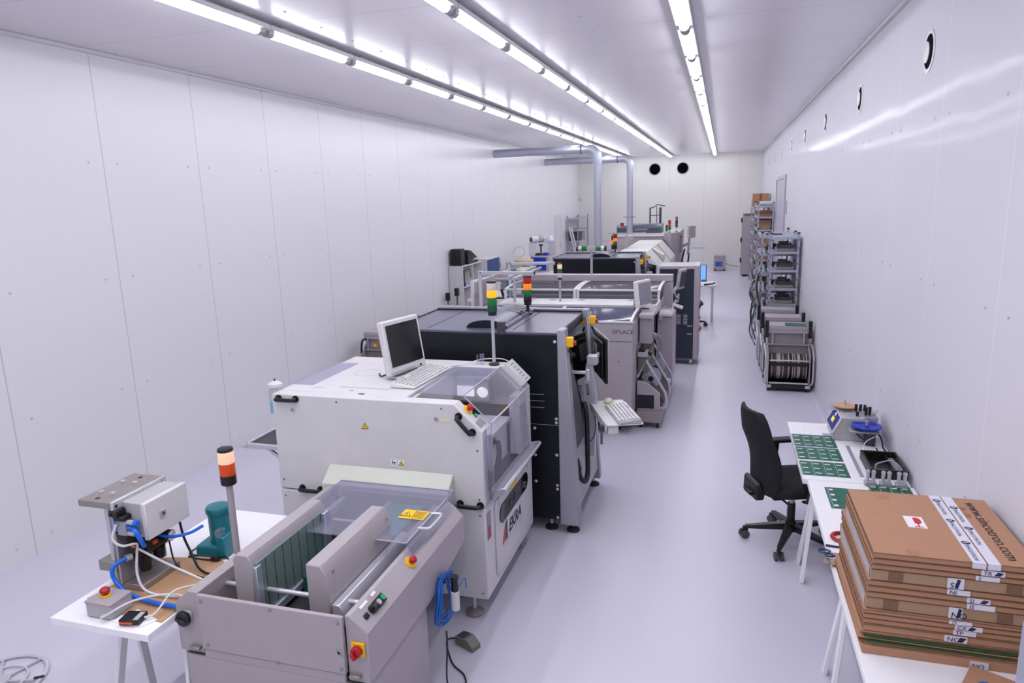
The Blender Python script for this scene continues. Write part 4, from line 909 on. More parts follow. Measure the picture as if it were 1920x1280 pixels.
# cardboard boxes
lay = [('thin', .025), ('thin', .024), ('thin', .022), ('wide', .047), ('thin', .025), ('thin', .024), ('thin', .025), ('wide', .049), ('thin', .018), ('thin', .023), ('thin', .024), ('thin', .029)]
rb = random.Random(7)
z = 1.152; XB0, XB1, YB0, YB1 = .583, 1.125, 2.705, 3.30
off = [(0, 0), (-.004, .0), (-.004, 0), (-.004, .004), (-.012, .006), (-.012, .004), (-.010, .004), (-.012, .01), (-.02, 0), (-.02, .004), (-.016, .008), (-.016, .004)]
names = ['topmost of the stack, with red glass sticker and printed tape'] + [f'{ORDW[i]} from the top of the box stack' for i in range(1, 12)]
for i, (k, h) in enumerate(lay):
    dx, dy = off[i]; x0, x1, y0, y1 = XB0+dx, XB1+dx+.02*(i > 0)*rb.random(), YB0+dy, YB1+dy+.05*rb.random()*(i > 1)
    t = thing('cardboard_box', (f'flat brown cardboard box, {names[i]}' if k == 'thin' else f'thicker cardboard box with dark tape patches, {ORDW[i]} from the stack top'), 'box', ((x0+x1)/2, (y0+y1)/2, z-h), 'cardboard boxes stacked on the right table')
    zb, zt = z-h+.0012, z-.0012
    b = MB().box(x0, y0, zb, x1, y1, zt, 0)
    # flap line on the long edge and corrugated open side
    b.box(x0-.001, y0-.0015, zb+.0, x1, y0, zb+.002, 1).box(x0, y0-.003, zt-.0025, x1, y0+.001, zt, 1)
    if k == 'thin':
        n = 30
        for j in range(n):
            Y = y0+(y1-y0)*(j+.5)/n
            b.box(x0-.002, Y-.006, zb+.003, x0, Y+.002, zt-.003, 1)
    b.build('box_body', [CARD if k == 'thin' else CARDL, CARDD], t, bev=.0015)
    if k == 'wide':
        for X in (x0+.085, x1-.08): MB().box(X-.024, y0-.004, zb+.002, X+.024, y0-.0005, zt-.001).build('dark_tape_patch', CARDT, t, bev=0)
        MB().box(x0-.003, y0+.02, zb+.004, x0-.001, y1-.04, zt-.004).build('pale_tape_strip', LGREY, t, bev=0)
    # printed tape wrapped over the near edge
    xa = XB0+.265+{0: .065, 1: .09, 2: .075}.get(i, rb.uniform(-.02, .06)); w = .075 if k == 'thin' else .045
    if i: MB().box(xa, y0-.005, zb+.001, xa+w*(1.2 if i % 3 == 0 else 1), y0-.0008, zt-.001).build('printed_tape', TAPE, t, bev=0)
    if i:
        s = ('RO', 'TR', 'S', 'SI', 'NI', 'SI', 'IS', 'NO', 'TF', 'CX', 'TP', 'NO')[i]
        text(s, min(h*.95, .034), (xa+.006, y0-.0052, zb+.003), (1, 0, 0), (0, 0, 1), NAVYI, 'printed_letters', t, ital=.1)
        if i % 2 == 1: MB().prism([(xa+w*.55, zb+.004), (xa+w*.78, zb+.003), (xa+w*.95, zt-.006), (xa+w*.7, zt-.003)], 'y', y0-.0058, y0-.005).build('printed_swirl', NAVYI, t, bev=0)
    if i == 0:
        # two strips of printed tape along the top, logo lettering, fragile sticker, web address
        for q, (xa, xb) in enumerate(((.908, .952), (.957, .998))):
            tp = MB().box(xa, y0-.002, zt, xb, y1+.001, zt+.0008).box(xa, y0-.0038, zb, xb, y0-.001, zt+.0006).build('printed_tape', TAPE, t, bev=0)
            for r in range(3):
                yy = y1-.035-r*.195-q*.06
                if yy-.16 < y0: continue
                text('SINCOTRON', .021, (xa+.012, yy-.035, zt+.0008), (0, -1, 0), (1, 0, 0), NAVYI, 'tape_lettering', t)
                mbk = MB()
                cx, cy = xa+.021, yy-.017
                mbk.prism([(cx+.016*math.cos(a), cy+.0125*math.sin(a)) for a in [2*PI*j/18 for j in range(18)]], 'z', zt+.0009, zt+.0018)
                for q_ in (-1, 1):
                    mbk.prism([(cx+q_*.006-.012, cy+.004*q_-.003), (cx+q_*.006-.012, cy+.004*q_-.0005), (cx+q_*.006+.012, cy+.004*q_+.004), (cx+q_*.006+.012, cy+.004*q_+.0015)], 'z', zt+.0018, zt+.0022, 1)
                mbk.build('tape_swirl', [NAVYI, TAPE], t, bev=0)
        MB().box(.953, y0, zt+.0001, .956, y1, zt+.0012).build('box_seam', CARDD, t, bev=0)
        text('www.sincotron.com', .062, (1.035, y1-.045, zt), (0, -1, 0), (1, 0, 0), BLACKI, 'web_address', t)
        text('IPL  UID', .03, (1.0, y1-.10, zt), (0, -1, 0), (1, 0, 0), mat('faded_red_ink', '#b06a4c', .7), 'faded_note', t)
        MB().box(.755, 2.955, zt, .825, 3.06, zt+.0008).build('fragile_sticker', PAPER, t, bev=0)
        MB().prism([(.765+.022, 3.045), (.765+.022+.0, 2.995), (.8, 2.99), (.812, 3.0), (.815, 3.02), (.812, 3.04), (.8, 3.05)], 'z', zt+.0009, zt+.0016)\
          .box(.7945, 2.965, zt+.0009, .800, 2.995, zt+.0016).box(.78, 2.961, zt+.0009, .814, 2.966, zt+.0016).build('glass_symbol', REDI, t, bev=0)
        MB().box(.70, y1-.08, zt, .74, y1, zt+.0005).box(.70, y0, zt, .74, y0+.05, zt+.0005).build('brown_tape', mat('brown_tape', '#a87850', .35), t, bev=0)
    z -= h
# loose cardboard sheets and one flat base box
zs = z
for i in range(8):
    h = (zs-.762)/8
    m_ = (CARD, CARDD, GREENE, CARD, CARD, GREENE, CARDD, CARD)[7-i] if i not in (2,) else GREENE
    zz = .762+h*i
    nm = 'green edged' if m_ is GREENE else ('dark brown' if m_ is CARDD else 'brown')
    tag(MB().obox((.835+(.022 if m_ is GREENE else 0)+rb.uniform(-.008, .008), 3.02-(.012 if m_ is GREENE else 0)+rb.uniform(-.006, .006), zz+h/2), (.545+rb.uniform(-.03, .03), .62, h*(.42 if m_ is GREENE else .8)), rb.uniform(-.012, .012)).build('cardboard_sheet', m_, bev=0),
        f'{nm} cardboard sheet, {ORDW[i]} from the bottom of the loose sheets', 'cardboard', 'loose cardboard sheets')
t = thing('cardboard_box', 'flat brown cardboard box at the very bottom of the stack on the table top', 'box', (.83, 3.0, .73), 'cardboard boxes stacked on the right table')
MB().box(.565, 2.69, .7305, 1.115, 3.35, .7615).build('box_body', CARD, t, bev=.0015)
MB().box(.93, 2.686, .733, .99, 2.69, .760).build('printed_tape', TAPE, t, bev=0)
text('NO', .026, (.935, 2.6858, .735), (1, 0, 0), (0, 0, 1), NAVYI, 'printed_letters', t, ital=.1)
# kraft piece with blue swirl
t = thing('kraft_carton', 'corner of brown carton with blue swirl print before the box stack', 'carton', (.97, 2.55, .73))
MB().obox((.985, 2.525, .742), (.24, .22, .022), math.radians(-28)).build('carton_body', CARD, t, bev=.0015)
MB().tube([(.945+.028*math.cos(a), 2.545+.028*math.sin(a), .7545) for a in [.6+4.2*k/16 for k in range(17)]], .006, 6, smooth=0).build('blue_swirl', BLUEC, t, bev=0)
# upright of a zinc rack close to the camera
t = thing('rack_upright', 'perforated zinc rack upright at the right edge close to the camera', 'rack post', (.66, 1.6, 0))
b = MB().box(.655, 1.58, 0, .695, 1.583, 1.56).box(.655, 1.583, 0, .658, 1.63, 1.56)
b.build('post', ZINC, t, bev=0)
b = MB()
for k in range(26): b.box(.668, 1.5785, .1+k*.056, .682, 1.5805, .118+k*.056)
b.build('slots', DGREY, t, bev=0)

# ------------------------------------------------------------ office chairs
def office_chair(name, label, loc, rz):
    t = thing(name, label, 'chair', loc)
    L = Vector(loc)
    def build(b, n, m, par=t, **k):
        b.v = [tuple(Vector(p)+L) for p in b.v]; return b.build(n, m, par, **k)
    b = MB()
    for k in range(5):
        a = 2*PI*k/5+.25; ca, sa = math.cos(a), math.sin(a)
        b.add([(ca*.03-sa*.03, sa*.03+ca*.03, .10), (ca*.03+sa*.03, sa*.03-ca*.03, .10), (ca*.31+sa*.016, sa*.31-ca*.016, .075), (ca*.31-sa*.016, sa*.31+ca*.016, .075),
               (ca*.03-sa*.03, sa*.03+ca*.03, .15), (ca*.03+sa*.03, sa*.03-ca*.03, .15), (ca*.31+sa*.016, sa*.31-ca*.016, .10), (ca*.31-sa*.016, sa*.31+ca*.016, .10)],
              [(0,3,2,1),(4,5,6,7),(0,1,5,4),(1,2,6,5),(2,3,7,6),(3,0,4,7)])
    b.cyl((0, 0, .09), (0, 0, .17), .045, .035, n=18)
    build(b, 'star_base', BLACK, bev=.004)
    for k in range(5):
        a = 2*PI*k/5+.25; p = V(.315*math.cos(a), .315*math.sin(a), 0); s = V(-math.sin(a+.5), math.cos(a+.5), 0)
        c = MB()
        for d in (-1, 1): c.cyl(p+s*d*.008+V(0,0,.03), p+s*d*.03+V(0,0,.03), .03, n=16, m=1)
        c.cyl(p+V(0,0,.04), p+V(0,0,.09), .012, n=10); c.bar(p-s*.012+V(0,0,.055), p+s*.012+V(0,0,.055), .05, .03)
        build(c, 'caster', [BLACK, mat('caster_grey', '#4a4a50', .5) if k == 0 and 'caster_grey' not in MATS else MATS['caster_grey']], bev=0)
    build(MB().cyl((0, 0, .15), (0, 0, .30), .028, n=16).cyl((0, 0, .30), (0, 0, .42), .016, n=14, m=1), 'gas_lift', [BLACK, ALU], bev=0)
    build(MB().box(-.20, -.13, .385, .16, .13, .43).box(-.34, -.05, .40, -.15, .05, .435).box(-.14, -.22, .38, -.12, .22, .395), 'seat_mechanism', BLACK, bev=.012)
    # seat cushion
    N = 12; b = MB(); vs = []; fs = []
    def rr(a, sx, sy, p=4): 
        c, s = math.cos(a), math.sin(a); k = (abs(c)**p+abs(s)**p)**(-1/p); return c*k*sx, s*k*sy
    n = 32; rings = [(.90, .425), (1.0, .445), (1.0, .475), (.93, .497), (.6, .503), (.2, .497)]
    for q, zz in rings:
        for i in range(n):
            x, y = rr(2*PI*i/n, .24*q, .24*q); vs.append((x+.01, y, zz+(.0 if x < .15 else -.25*(x-.15)*(zz > .46))))
    for j in range(len(rings)-1):
        for i in range(n): fs.append((j*n+i, j*n+(i+1) % n, (j+1)*n+(i+1) % n, (j+1)*n+i))
    fs += [tuple(range(n-1, -1, -1)), tuple((len(rings)-1)*n+i for i in range(n))]
    b.add(vs, fs); build(b, 'seat', FABRIC, bev=0, ang=80)
    # curved backrest, tall, lumbar bulge
    nu, nv = 12, 14; fr = []; bk = []
    for j in range(nv+1):
        v = j/nv; zz = .43+.60*v
        w = .215*(1-.16*abs(2*v-1)**3)*(1-.10*v)*(1 if v < .97 else .93)
        x = -.265-.085*v**1.2+.04*math.sin(PI*min(1, v*1.4))-.03*max(0, v-.8)*2
        for i in range(nu+1):
            u = 2*i/nu-1
            xc = x+.045*u*u
            th = .075*(1-.55*abs(u)**4)*(1-.55*abs(2*v-1)**4)
            fr.append((xc+th/2, u*w, zz)); bk.append((xc-th/2, u*w, zz))
    W = nu+1; fs = []; o = len(fr)
    for j in range(nv):
        for i in range(nu):
            a = j*W+i; fs.append((a, a+1, a+W+1, a+W)); fs.append((o+a, o+a+W, o+a+W+1, o+a+1))
    for j in range(nv): fs.append((j*W, (j+1)*W, o+(j+1)*W, o+j*W)); fs.append((j*W+nu, o+j*W+nu, o+(j+1)*W+nu, (j+1)*W+nu))
    for i in range(nu): fs.append((i, o+i, o+i+1, i+1)); fs.append((nv*W+i, nv*W+i+1, o+nv*W+i+1, o+nv*W+i))
    b = MB(); b.add(fr+bk, fs); build(b, 'backrest', FABRIC, bev=0, ang=80)
    build(MB().prism([(-.32, .385), (-.26, .385), (-.25, .44), (-.29, .52), (-.315, .50)], 'y', -.11, .11), 'back_bracket', BLACK, bev=.012, seg=2)
    for s in (-1, 1):
        build(MB().bar((-.02, s*.22, .41), (-.02, s*.285, .43), .06, .02).bar((-.02, s*.285, .42), (0.0, s*.285, .66), .06, .025, up=(0, 1, 0)).obox((.02, s*.28, .675), (.22, .08, .03)), 'armrest', BLACK, bev=.01, seg=2)
    t.rotation_euler = (0, 0, rz)
    return t
ch = office_chair('office_chair', 'black swivel office chair with tall backrest at the right-hand table', (.53, 5.04, 0), math.radians(22))
dup(ch, (-.56, 13.5, 0), math.radians(4), 'black swivel office chair half hidden behind the dark cabinet, under the desk')

# ------------------------------------------------------------ feeder carts
HOLE = mat('perforation_dark', '#4a4448', .6)
REELS = [mat('reel_brown', '#4c4038', .4), mat('reel_pale', '#b9b1aa', .35), mat('reel_black', '#1d1a1a', .4)]
def feeder_cart(label, loc, group, posts=True):
    t = thing('feeder_cart', label, 'cart', loc, group)
    L = Vector(loc)
    def build(b, n, m, par=t, **k):
        b.v = [tuple(Vector(p)+L) for p in b.v]; return b.build(n, m, par, **k)
    w = .52
    b = MB().box(.02, 0, .70, w-.02, .34, .79)
    for k in range(16):
        x = .035+k*(w-.07)/15
        b.cyl((x, -.0008, .745), (x, .0, .745), .0065, n=8, m=1, caps=True).box(x-.006, .004, .7905, x+.006, .02, .7915, 1)
        b.cyl((x, -.0008, .72), (x, .0, .72), .004, n=8, m=1)
        b.box(x-.006, .30, .7905, x+.006, .318, .7915, 1)
    build(b, 'feeder_table', [BEIGE, HOLE], bev=.002)
    for x in ((-.022, w-.022) if posts else ()): build(MB().box(x, -.01, .64, x+.044, .05, .86), 'corner_post', BLACK, bev=.003)
    build(MB().box(.02, .05, .10, w-.02, .34, .70), 'back_panel', BEIGE2, bev=.003)
    build(MB().box(.02, -.005, .545, w-.02, .05, .56).box(.06, .0, .55, .085, .05, .7).box(w-.085, .0, .55, w-.06, .05, .7), 'support_rail', ALUB, bev=.002)
    # side plates and bent tube handles
    for x, s in ((.01, -1), (w-.02, 1)):
        build(MB().prism([(-.28, .06), (.30, .06), (.30, .62), (.05, .62), (-.05, .53), (-.28, .46)], 'x', x, x+.01), 'side_plate', BEIGE, bev=.002)
        xx = x+.005+s*.035
        build(MB().tube([(x+.005, .0, .55), (xx, -.06, .56), (xx, -.26, .48), (xx, -.30, .40), (xx, -.30, .14), (x+.005, -.24, .09)], .012, 8, smooth=5), 'tube_handle', ALU, bev=0)
    r = build(MB().cyl((.03, -.26, .40), (w-.03, -.26, .40), .010, n=10).cyl((.03, -.27, .11), (w-.03, -.27, .11), .012, n=10).box(.03, -.262, .33, w-.03, -.25, .375, 1), 'reel_rods', [ALU, BLACK], bev=0)
    rr_ = random.Random(int(L.y*100))
    b = MB(); x = .04
    while x < w-.05:
        m_ = rr_.choice((0, 1, 1, 2, 0)); R_ = rr_.choice((.165, .165, .16, .17)); th = rr_.choice((.009, .012, .016))
        b.cyl((x, -.075, .285), (x+th*.75, -.075, .285), R_, n=26, m=m_); x += th
    build(b, 'tape_reels', REELS, bev=0)
    build(MB().box(.03, -.27, .03, w-.03, .30, .09), 'base_tray', BLACK, bev=.003)
    for x in (.03, w-.03):
        for y in (-.24, .27):
            build(MB().cyl((x-.018, y, .032), (x+.018, y, .032), .032, n=16).box(x-.03, y-.035, .05, x+.03, y+.035, .085, 1), 'caster', [BLACK, ALU], bev=0)
    return t
for i, (x, y) in enumerate(((.585, 9.42), (.565, 10.08), (.545, 10.75))):
    c = feeder_cart(('nearest of the three feeder carts by the right wall, with a green board on top', 'middle of the three feeder carts by the right wall', 'farthest of the three feeder carts by the right wall, before the zinc racks')[i], (x, y, 0), 'feeder carts by the right wall')
tag(MB().obox((.94, 9.55, .7945), (.26, .2, .004), -.05).build('circuit_board', PCB, bev=0), 'green circuit board lying on the nearest feeder cart by the right wall', 'circuit board')
for i, (x, y) in enumerate(((-4.62, 8.28), (-4.50, 9.70), (-4.44, 10.42))):
    c = feeder_cart(('nearest feeder cart along the left wall behind the white printing machine', 'middle feeder cart along the left wall', 'farthest feeder cart along the left wall, near the white bookcase')[i], (x, y, 0), 'feeder carts along the left wall', False)
    if i == 0:
        MB().tube([(x+.06, y-.01, .70), (x+.02, y-.05, .68), (x+.0, y-.05, .5), (x+.02, y-.02, .3)], .014, 8).build('hose', BLACK, c, bev=0)
        MB().box(x+.16, y-.002, .60, x+.20, y+.04, .635).box(x+.14, y+.044, .60, x+.17, y+.048, .635).build('yellow_label', YLAB, c, bev=0)

# ------------------------------------------------------------ zinc racks
def rack(label, x0, y0, x1, y1, h, levels, group='zinc shelving racks'):
    t = thing('shelving_rack', label, 'shelf rack', ((x0+x1)/2, (y0+y1)/2, 0), group)
    for x in (x0, x1-.035):
        for y in (y0, y1-.035):
            b = MB().box(x, y, 0, x+.035, y+.004, h).box(x, y, 0, x+.004, y+.035, h).box(x-.003, y-.003, h-.005, x+.038, y+.038, h+.02, 1).box(x-.003, y-.003, 0, x+.038, y+.038, .02, 1)
            for k in range(int(h/.12)): b.box(x+.012, y-.001, .06+k*.12, x+.024, y, .09+k*.12, 1)
            b.build('post', [ZINC, DGREY], t, bev=0)
    for zz in levels:
        MB().box(x0+.004, y0+.004, zz-.004, x1-.004, y1-.004, zz).box(x0+.004, y0-.002, zz-.035, x1-.004, y0+.004, zz).box(x0-.002, y0, zz-.035, x0+.004, y1, zz).box(x1-.004, y0, zz-.035, x1+.002, y1, zz).build('shelf', ZINC, t, bev=0)
    return t
rack('nearer zinc rack by the right wall, right behind the feeder carts', .70, 11.42, 1.12, 11.95, 1.85, (.25, .55, .78, 1.02, 1.30, 1.58, 1.80))
rack('lower zinc rack pushed behind the nearer rack, scissors-like tool on top', .60, 12.0, 1.12, 13.3, 1.83, (.25, .6, .9, 1.2, 1.5, 1.78))
rack('tall zinc rack full of cardboard boxes beside the wall door', .77, 17.55, 1.13, 19.3, 2.22, (.2, .55, .9, 1.25, 1.6, 1.9, 2.15))
rack('tall zinc rack farthest along the right wall, next to the grey cabinet', .76, 19.4, 1.12, 21.3, 2.22, (.2, .6, 1.0, 1.4, 1.75, 2.1))
# what lies on the racks
def clutter(x, y, z, kind, label, grp):
    if kind == 'tray':
        t = thing('feeder_unit', label, 'feeder', (x, y, z), grp)
        MB().box(x-.13, y-.18, z+.003, x+.13, y+.18, z+.05).box(x-.12, y-.2, z+.05, x+.11, y+.12, z+.10, 1).box(x-.09, y-.1, z+.10, x+.05, y+.1, z+.14, 1).build('casing', [BEIGE2, DGREY], t)
        MB().cyl((x+.06, y-.1, z+.1), (x+.075, y-.1, z+.1), .04, n=16).tube([(x-.1, y-.2, z+.06), (x-.11, y-.21, z+.09), (x-.09, y-.15, z+.1)], .008, 6).build('reel_and_strap', BLACK, t, bev=0)
    return t
sh = (.25, .55, .78, 1.02, 1.30, 1.58)
for i, z in enumerate(sh):
    clutter(.93, 11.68, z, 'tray', f'grey and black feeder unit, {ORDW[i]} shelf up on the nearer zinc rack', 'feeder units on the nearer zinc rack')
def carton(x, y, z, w, d, h, label, grp, m=CARD, open_=False):
    t = thing('carton', label, 'box', (x, y, z), grp)
    b = MB().box(x-w/2, y-d/2, z+.001, x+w/2, y+d/2, z+.006).box(x-w/2, y-d/2, z+.006, x-w/2+.006, y+d/2, z+h).box(x+w/2-.006, y-d/2, z+.006, x+w/2, y+d/2, z+h).box(x-w/2+.006, y-d/2, z+.006, x+w/2-.006, y-d/2+.006, z+h).box(x-w/2+.006, y+d/2-.006, z+.006, x+w/2-.006, y+d/2, z+h)
    b.build('carton_walls', m, t, bev=.001)
    if open_:
        MB().box(x-w/2+.01, y-d/2+.01, z+.02, x+w/2-.01, y+d/2-.01, z+h*.8).build('contents', DGREY, t, bev=0)
        MB().add([(x-w/2, y-d/2, z+h), (x+w/2, y-d/2, z+h), (x+w/2, y-d/2-.08, z+h*.8), (x-w/2, y-d/2-.08, z+h*.8)], [(0,1,2,3)]).build('flap', m, t, bev=0)
    else: MB().box(x-w/2+.006, y-d/2+.006, z+h-.006, x+w/2-.006, y+d/2-.006, z+h-.002).box(x-.03, y-d/2-.0008, z+h*.4, x+.03, y-d/2, z+h, 1).build('lid', [m, CARDT], t, bev=0)
    return t
g = 'cartons on the tall zinc racks'
lv = (.2, .55, .9, 1.25, 1.6)
for i, z in enumerate(lv):
    for j, y in enumerate((17.85, 18.35, 18.9)):
        carton(.95+.02*j-.015*i % .04, y, z, .27+.02*((i+j) % 2), .36, .17+.03*((i*2+j) % 3), f'brown carton, {ORDW[i]} shelf up, {("nearest", "middle", "farthest")[j]} on the tall rack beside the door', g, (CARD, CARDL, CARD)[(i+j) % 3], (i+j) % 2 == 0)
for i, z in enumerate((.2, .6, 1.0, 1.4, 1.75)):
    carton(.95, 19.8, z, .28, .4, .24, f'brown carton on the {ORDW[i]} shelf up of the farthest tall rack', g, (CARD, CARDD)[i % 2])
carton(.95, 17.85, 1.9, .29, .35, .13, 'open tan carton on the shelf below the white rolls of the tall rack', g, CARD, True)
carton(.92, 19.75, 2.1, .40, .5, .33, 'large brown carton on top of the farthest tall rack', g, CARD)
for i, (y, x) in enumerate(((17.7, .96), (17.95, .96))):
    tag(MB().cyl((x-.15, y, 2.205), (x+.15, y, 2.205), .05, n=20).build('white_roll', WHITE, bev=0), f'{("nearer", "farther")[i]} white roll lying on top of the tall rack beside the door', 'roll', 'white rolls on the tall rack')
t = thing('hand_tool', 'open black tool with two arms lying on top of the lower zinc rack', 'tool', (.8, 12.3, 1.785))
MB().bar((.72, 12.2, 1.795), (.92, 12.35, 1.795), .03, .02).bar((.74, 12.34, 1.80), (.93, 12.22, 1.80), .03, .02).build('arms', DGREY, t)
MB().tube([(.74, 12.34, 1.80), (.69, 12.36, 1.80), (.68, 12.28, 1.80), (.72, 12.2, 1.795)], .012, 6).build('grip', BLACK, t, bev=0)
for i, z in enumerate((.25, .6, .9, 1.2, 1.5)):
    clutter(.80, 12.35, z, 'tray', f'grey and black feeder unit, {ORDW[i]} shelf up on the rack behind the nearer rack', 'feeder units on the lower zinc rack')
t = thing('cable_bundle', 'tangle of cables and grey straps hanging off the low end of the lower zinc rack', 'cables', (.62, 11.9, .3))
rc = random.Random(5); b = MB(); b2 = MB()
for k in range(16):
    x = .53+rc.uniform(-.04, .02); z0 = rc.uniform(.6, 1.4); y = 11.85+rc.uniform(-.1, .1)
    (b if k % 2 else b2).tube([(x+.06, y, z0), (x+rc.uniform(-.05, .02), y-.05, z0-.1), (x+rc.uniform(-.05, .05), y, z0-.35), (x+rc.uniform(-.03, .1), y, max(.02, z0-.6))], .010, 6)
b.build('dark_cables', DGREY, t, bev=0); b2.build('pale_straps', LGREY, t, bev=0)
# ------------------------------------------------------------ long pale machine with clear hoods
t = hm = thing('hooded_machine', 'long pale grey machine with curved clear hoods and white framed windows', 'machine', (-1.7, 8.2, 0))
XA, XZ = -2.62, -.86
MB().box(XA, 7.10, .14, XZ, 7.9, 1.20).build('front_body', BEIGE, t, bev=.006)
MB().box(XA, 7.094, 1.205, XZ+.005, 7.13, 1.225).build('front_ledge', WHITE, t, bev=.004)
MB().box(XA, 7.098, 1.012, XZ, 7.101, 1.016).cyl((-1.0, 7.1, .80), (-1.0, 7.096, .80), .007, n=10).build('panel_seam', DGREY, t, bev=0)
MB().box(-2.4, 7.2, .02, -1.0, 8.9, .14).build('plinth', RUBBER, t, bev=0)
text('SIPLACE', .062, (-1.07, 7.10, 1.095), (1, 0, 0), (0, 0, 1), DGREY, 'lettering', t)
pf = [(7.12, 1.205)]+[(7.86-.74*math.cos(a), 1.21+.045*math.sin(a)) for a in [PI/2*.95*k/12 for k in range(1, 13)]]
MB().sheet(pf, XA+.02, XZ-.03, .006).build('front_hood', SMOKE, t, bev=0)
for x in (XZ-.03, -1.72, XA): 
    MB().sheet(pf, x, x+.03, .014).build('hood_rib', WHITE, t, bev=0)
MB().box(XA+.03, 7.15, 1.19, XZ-.04, 7.85, 1.205).build('hood_floor', mat('slate_interior', '#3b3c52', .5), t, bev=0)
st = MB().box(-2.55, 7.86, 1.18, -.68, 8.32, 1.28).build('top_cover', WHITE, t, bev=.005)
g = MB()
for x in (-1.50, -1.24, -.80, -1.95): g.box(x-.035, 7.857, 1.235, x+.035, 7.861, 1.25)
for x, y in ((-.90, 8.0), (-1.0, 8.22), (-1.95, 8.2), (-1.6, 8.2)): g.lathe((x, y, 1.2805), [(.045, 0), (.045, .001)], 20, 1)
g.box(-.84, 7.95, 1.2805, -.70, 8.25, 1.284).build('cover_details', [BLACK, GREY], st, bev=0)
signal(t, -1.83, 8.06, 1.28, 1.555, [CLEARL, GREENL, CLEARLIT], .028, pole=BEIGE, pr=.014, base=False, hm=.052)
# rear half: dark interior, moving parts, windows
MB().box(-2.62, 9.16, .9, -.74, 9.2, 1.37).box(-2.62, 8.36, .9, -.74, 9.15, 1.06).build('rear_interior', INSIDE, t, bev=0)
MB().box(-2.62, 8.36, .14, -.76, 9.19, .9).build('rear_body', BEIGE, t, bev=.004)
MB().box(-2.6, 8.75, 1.22, -.74, 8.82, 1.26).box(-2.6, 8.95, 1.15, -.74, 9.0, 1.19).build('gantry_rail', ALUB, t)
for i, x in enumerate((-2.2, -1.95, -1.35, -.92)):
    MB().box(x-.09, 8.62, 1.08, x+.09, 8.76, 1.24).cyl((x-.05, 8.6, 1.12), (x-.05, 8.6, 1.22), .02, n=12, m=1).cyl((x, 8.6, 1.12), (x, 8.6, 1.22), .02, n=12, m=1).cyl((x+.05, 8.6, 1.12), (x+.05, 8.6, 1.22), .02, n=12, m=1).build('placement_head', [DGREY, ALU], t, bev=.003)
MB().box(-.92, 8.45, 1.07, -.74, 8.58, 1.18).build('dark_motor', BLACK, t)
pr2 = [(8.36, 1.19), (8.385, 1.375)]+[(8.385+.79*k/10, 1.375+.008*k/10+.016*math.sin(PI*k/10)) for k in range(1, 11)]
MB().sheet(pr2, -2.60, -.70, .005).build('rear_hood', SMOKE2, t, bev=0)
for x in (-2.62, -1.735, -1.695, -.72): MB().sheet(pr2, x, x+.033, .014).build('hood_rib', WHITE, t, bev=0)
MB().bar((-2.62, 8.38, 1.378), (-.68, 8.38, 1.378), .022, .024).build('window_rail', WHITE, t)
MB().box(-3.24, 9.20, 1.385, -.60, 9.36, 1.47).build('cross_beam', BEIGE, t, bev=.004)
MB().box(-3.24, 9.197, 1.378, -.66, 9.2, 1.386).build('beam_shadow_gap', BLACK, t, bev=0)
MB().box(-.755, 9.20, .10, -.60, 9.36, 1.375).build('end_post', BEIGE, t, bev=.004)
MB().box(-.72, 8.40, .30, -.70, 9.2, 1.2).box(-.70, 8.36, 1.02, -.66, 9.2, 1.08).build('end_panel', BEIGE, t)
MB().box(-.715, 8.38, 1.09, -.705, 8.62, 1.2).build('small_side_window', BLACK, t, bev=0)
# right-hand cabinets
MB().box(-.845, 7.62, .89, -.71, 7.86, 1.18).box(-.845, 7.55, 1.18, -.69, 8.0, 1.225).build('control_pillar', BEIGE, t, bev=.005)
MB().box(-.70, 8.42, .30, -.535, 8.98, 1.06).build('power_cabinet', BEIGE2 if False else BEIGE, t, bev=.005)
MB().prism([(8.36, 1.07), (8.72, 1.09), (8.72, 1.12), (8.36, 1.10)], 'x', -.70, -.545).build('slanted_keypad', WHITE, t, bev=.004)
MB().box(-.70, 8.45, 1.14, -.56, 8.47, 1.16).bar((-.56, 8.42, 1.13), (-.52, 8.6, 1.24), .015, .01).build('document_rest', LGREY, t)
mo = MB().obox((-.84, 7.88, 1.41), (.055, .30, .30), Matrix.Rotation(math.radians(-24), 3, 'Z')@Matrix.Rotation(math.radians(-6), 3, 'Y')).build('monitor', CREAM, t, bev=.012, seg=2)
MB().obox((-.812, 7.87, 1.415), (.004, .25, .24), Matrix.Rotation(math.radians(-24), 3, 'Z')@Matrix.Rotation(math.radians(-6), 3, 'Y')).build('screen', GREY, mo, bev=0)
MB().cyl((-.86, 7.88, 1.22), (-.85, 7.88, 1.32), .03, n=14).bar((-.93, 7.85, 1.24), (-.90, 7.88, 1.42), .03, .04).box(-.88, 7.78, 1.225, -.74, 7.95, 1.235).build('monitor_stand', LGREY, t)
# horizontal green lamp pair on a tall post
tp = MB().cyl((-1.67, 9.28, 1.465), (-1.67, 9.28, 1.80), .016, n=12).box(-1.73, 9.255, 1.785, -1.61, 9.305, 1.84).build('lamp_post', BEIGE, t, bev=0)
for s in (-1, 1):
    MB().cyl((-1.67+s*.06, 9.28, 1.815), (-1.67+s*.13, 9.28, 1.815), .034, n=18).build('green_lamp', GREENL, tp, bev=0)
    MB().cyl((-1.67+s*.13, 9.28, 1.815), (-1.67+s*.175, 9.28, 1.815), .034, n=18).cyl((-1.67+s*.175, 9.28, 1.815), (-1.67+s*.20, 9.28, 1.815), .036, n=18, m=1).build('clear_lamp', [CLEARL, BLACK], tp, bev=0)
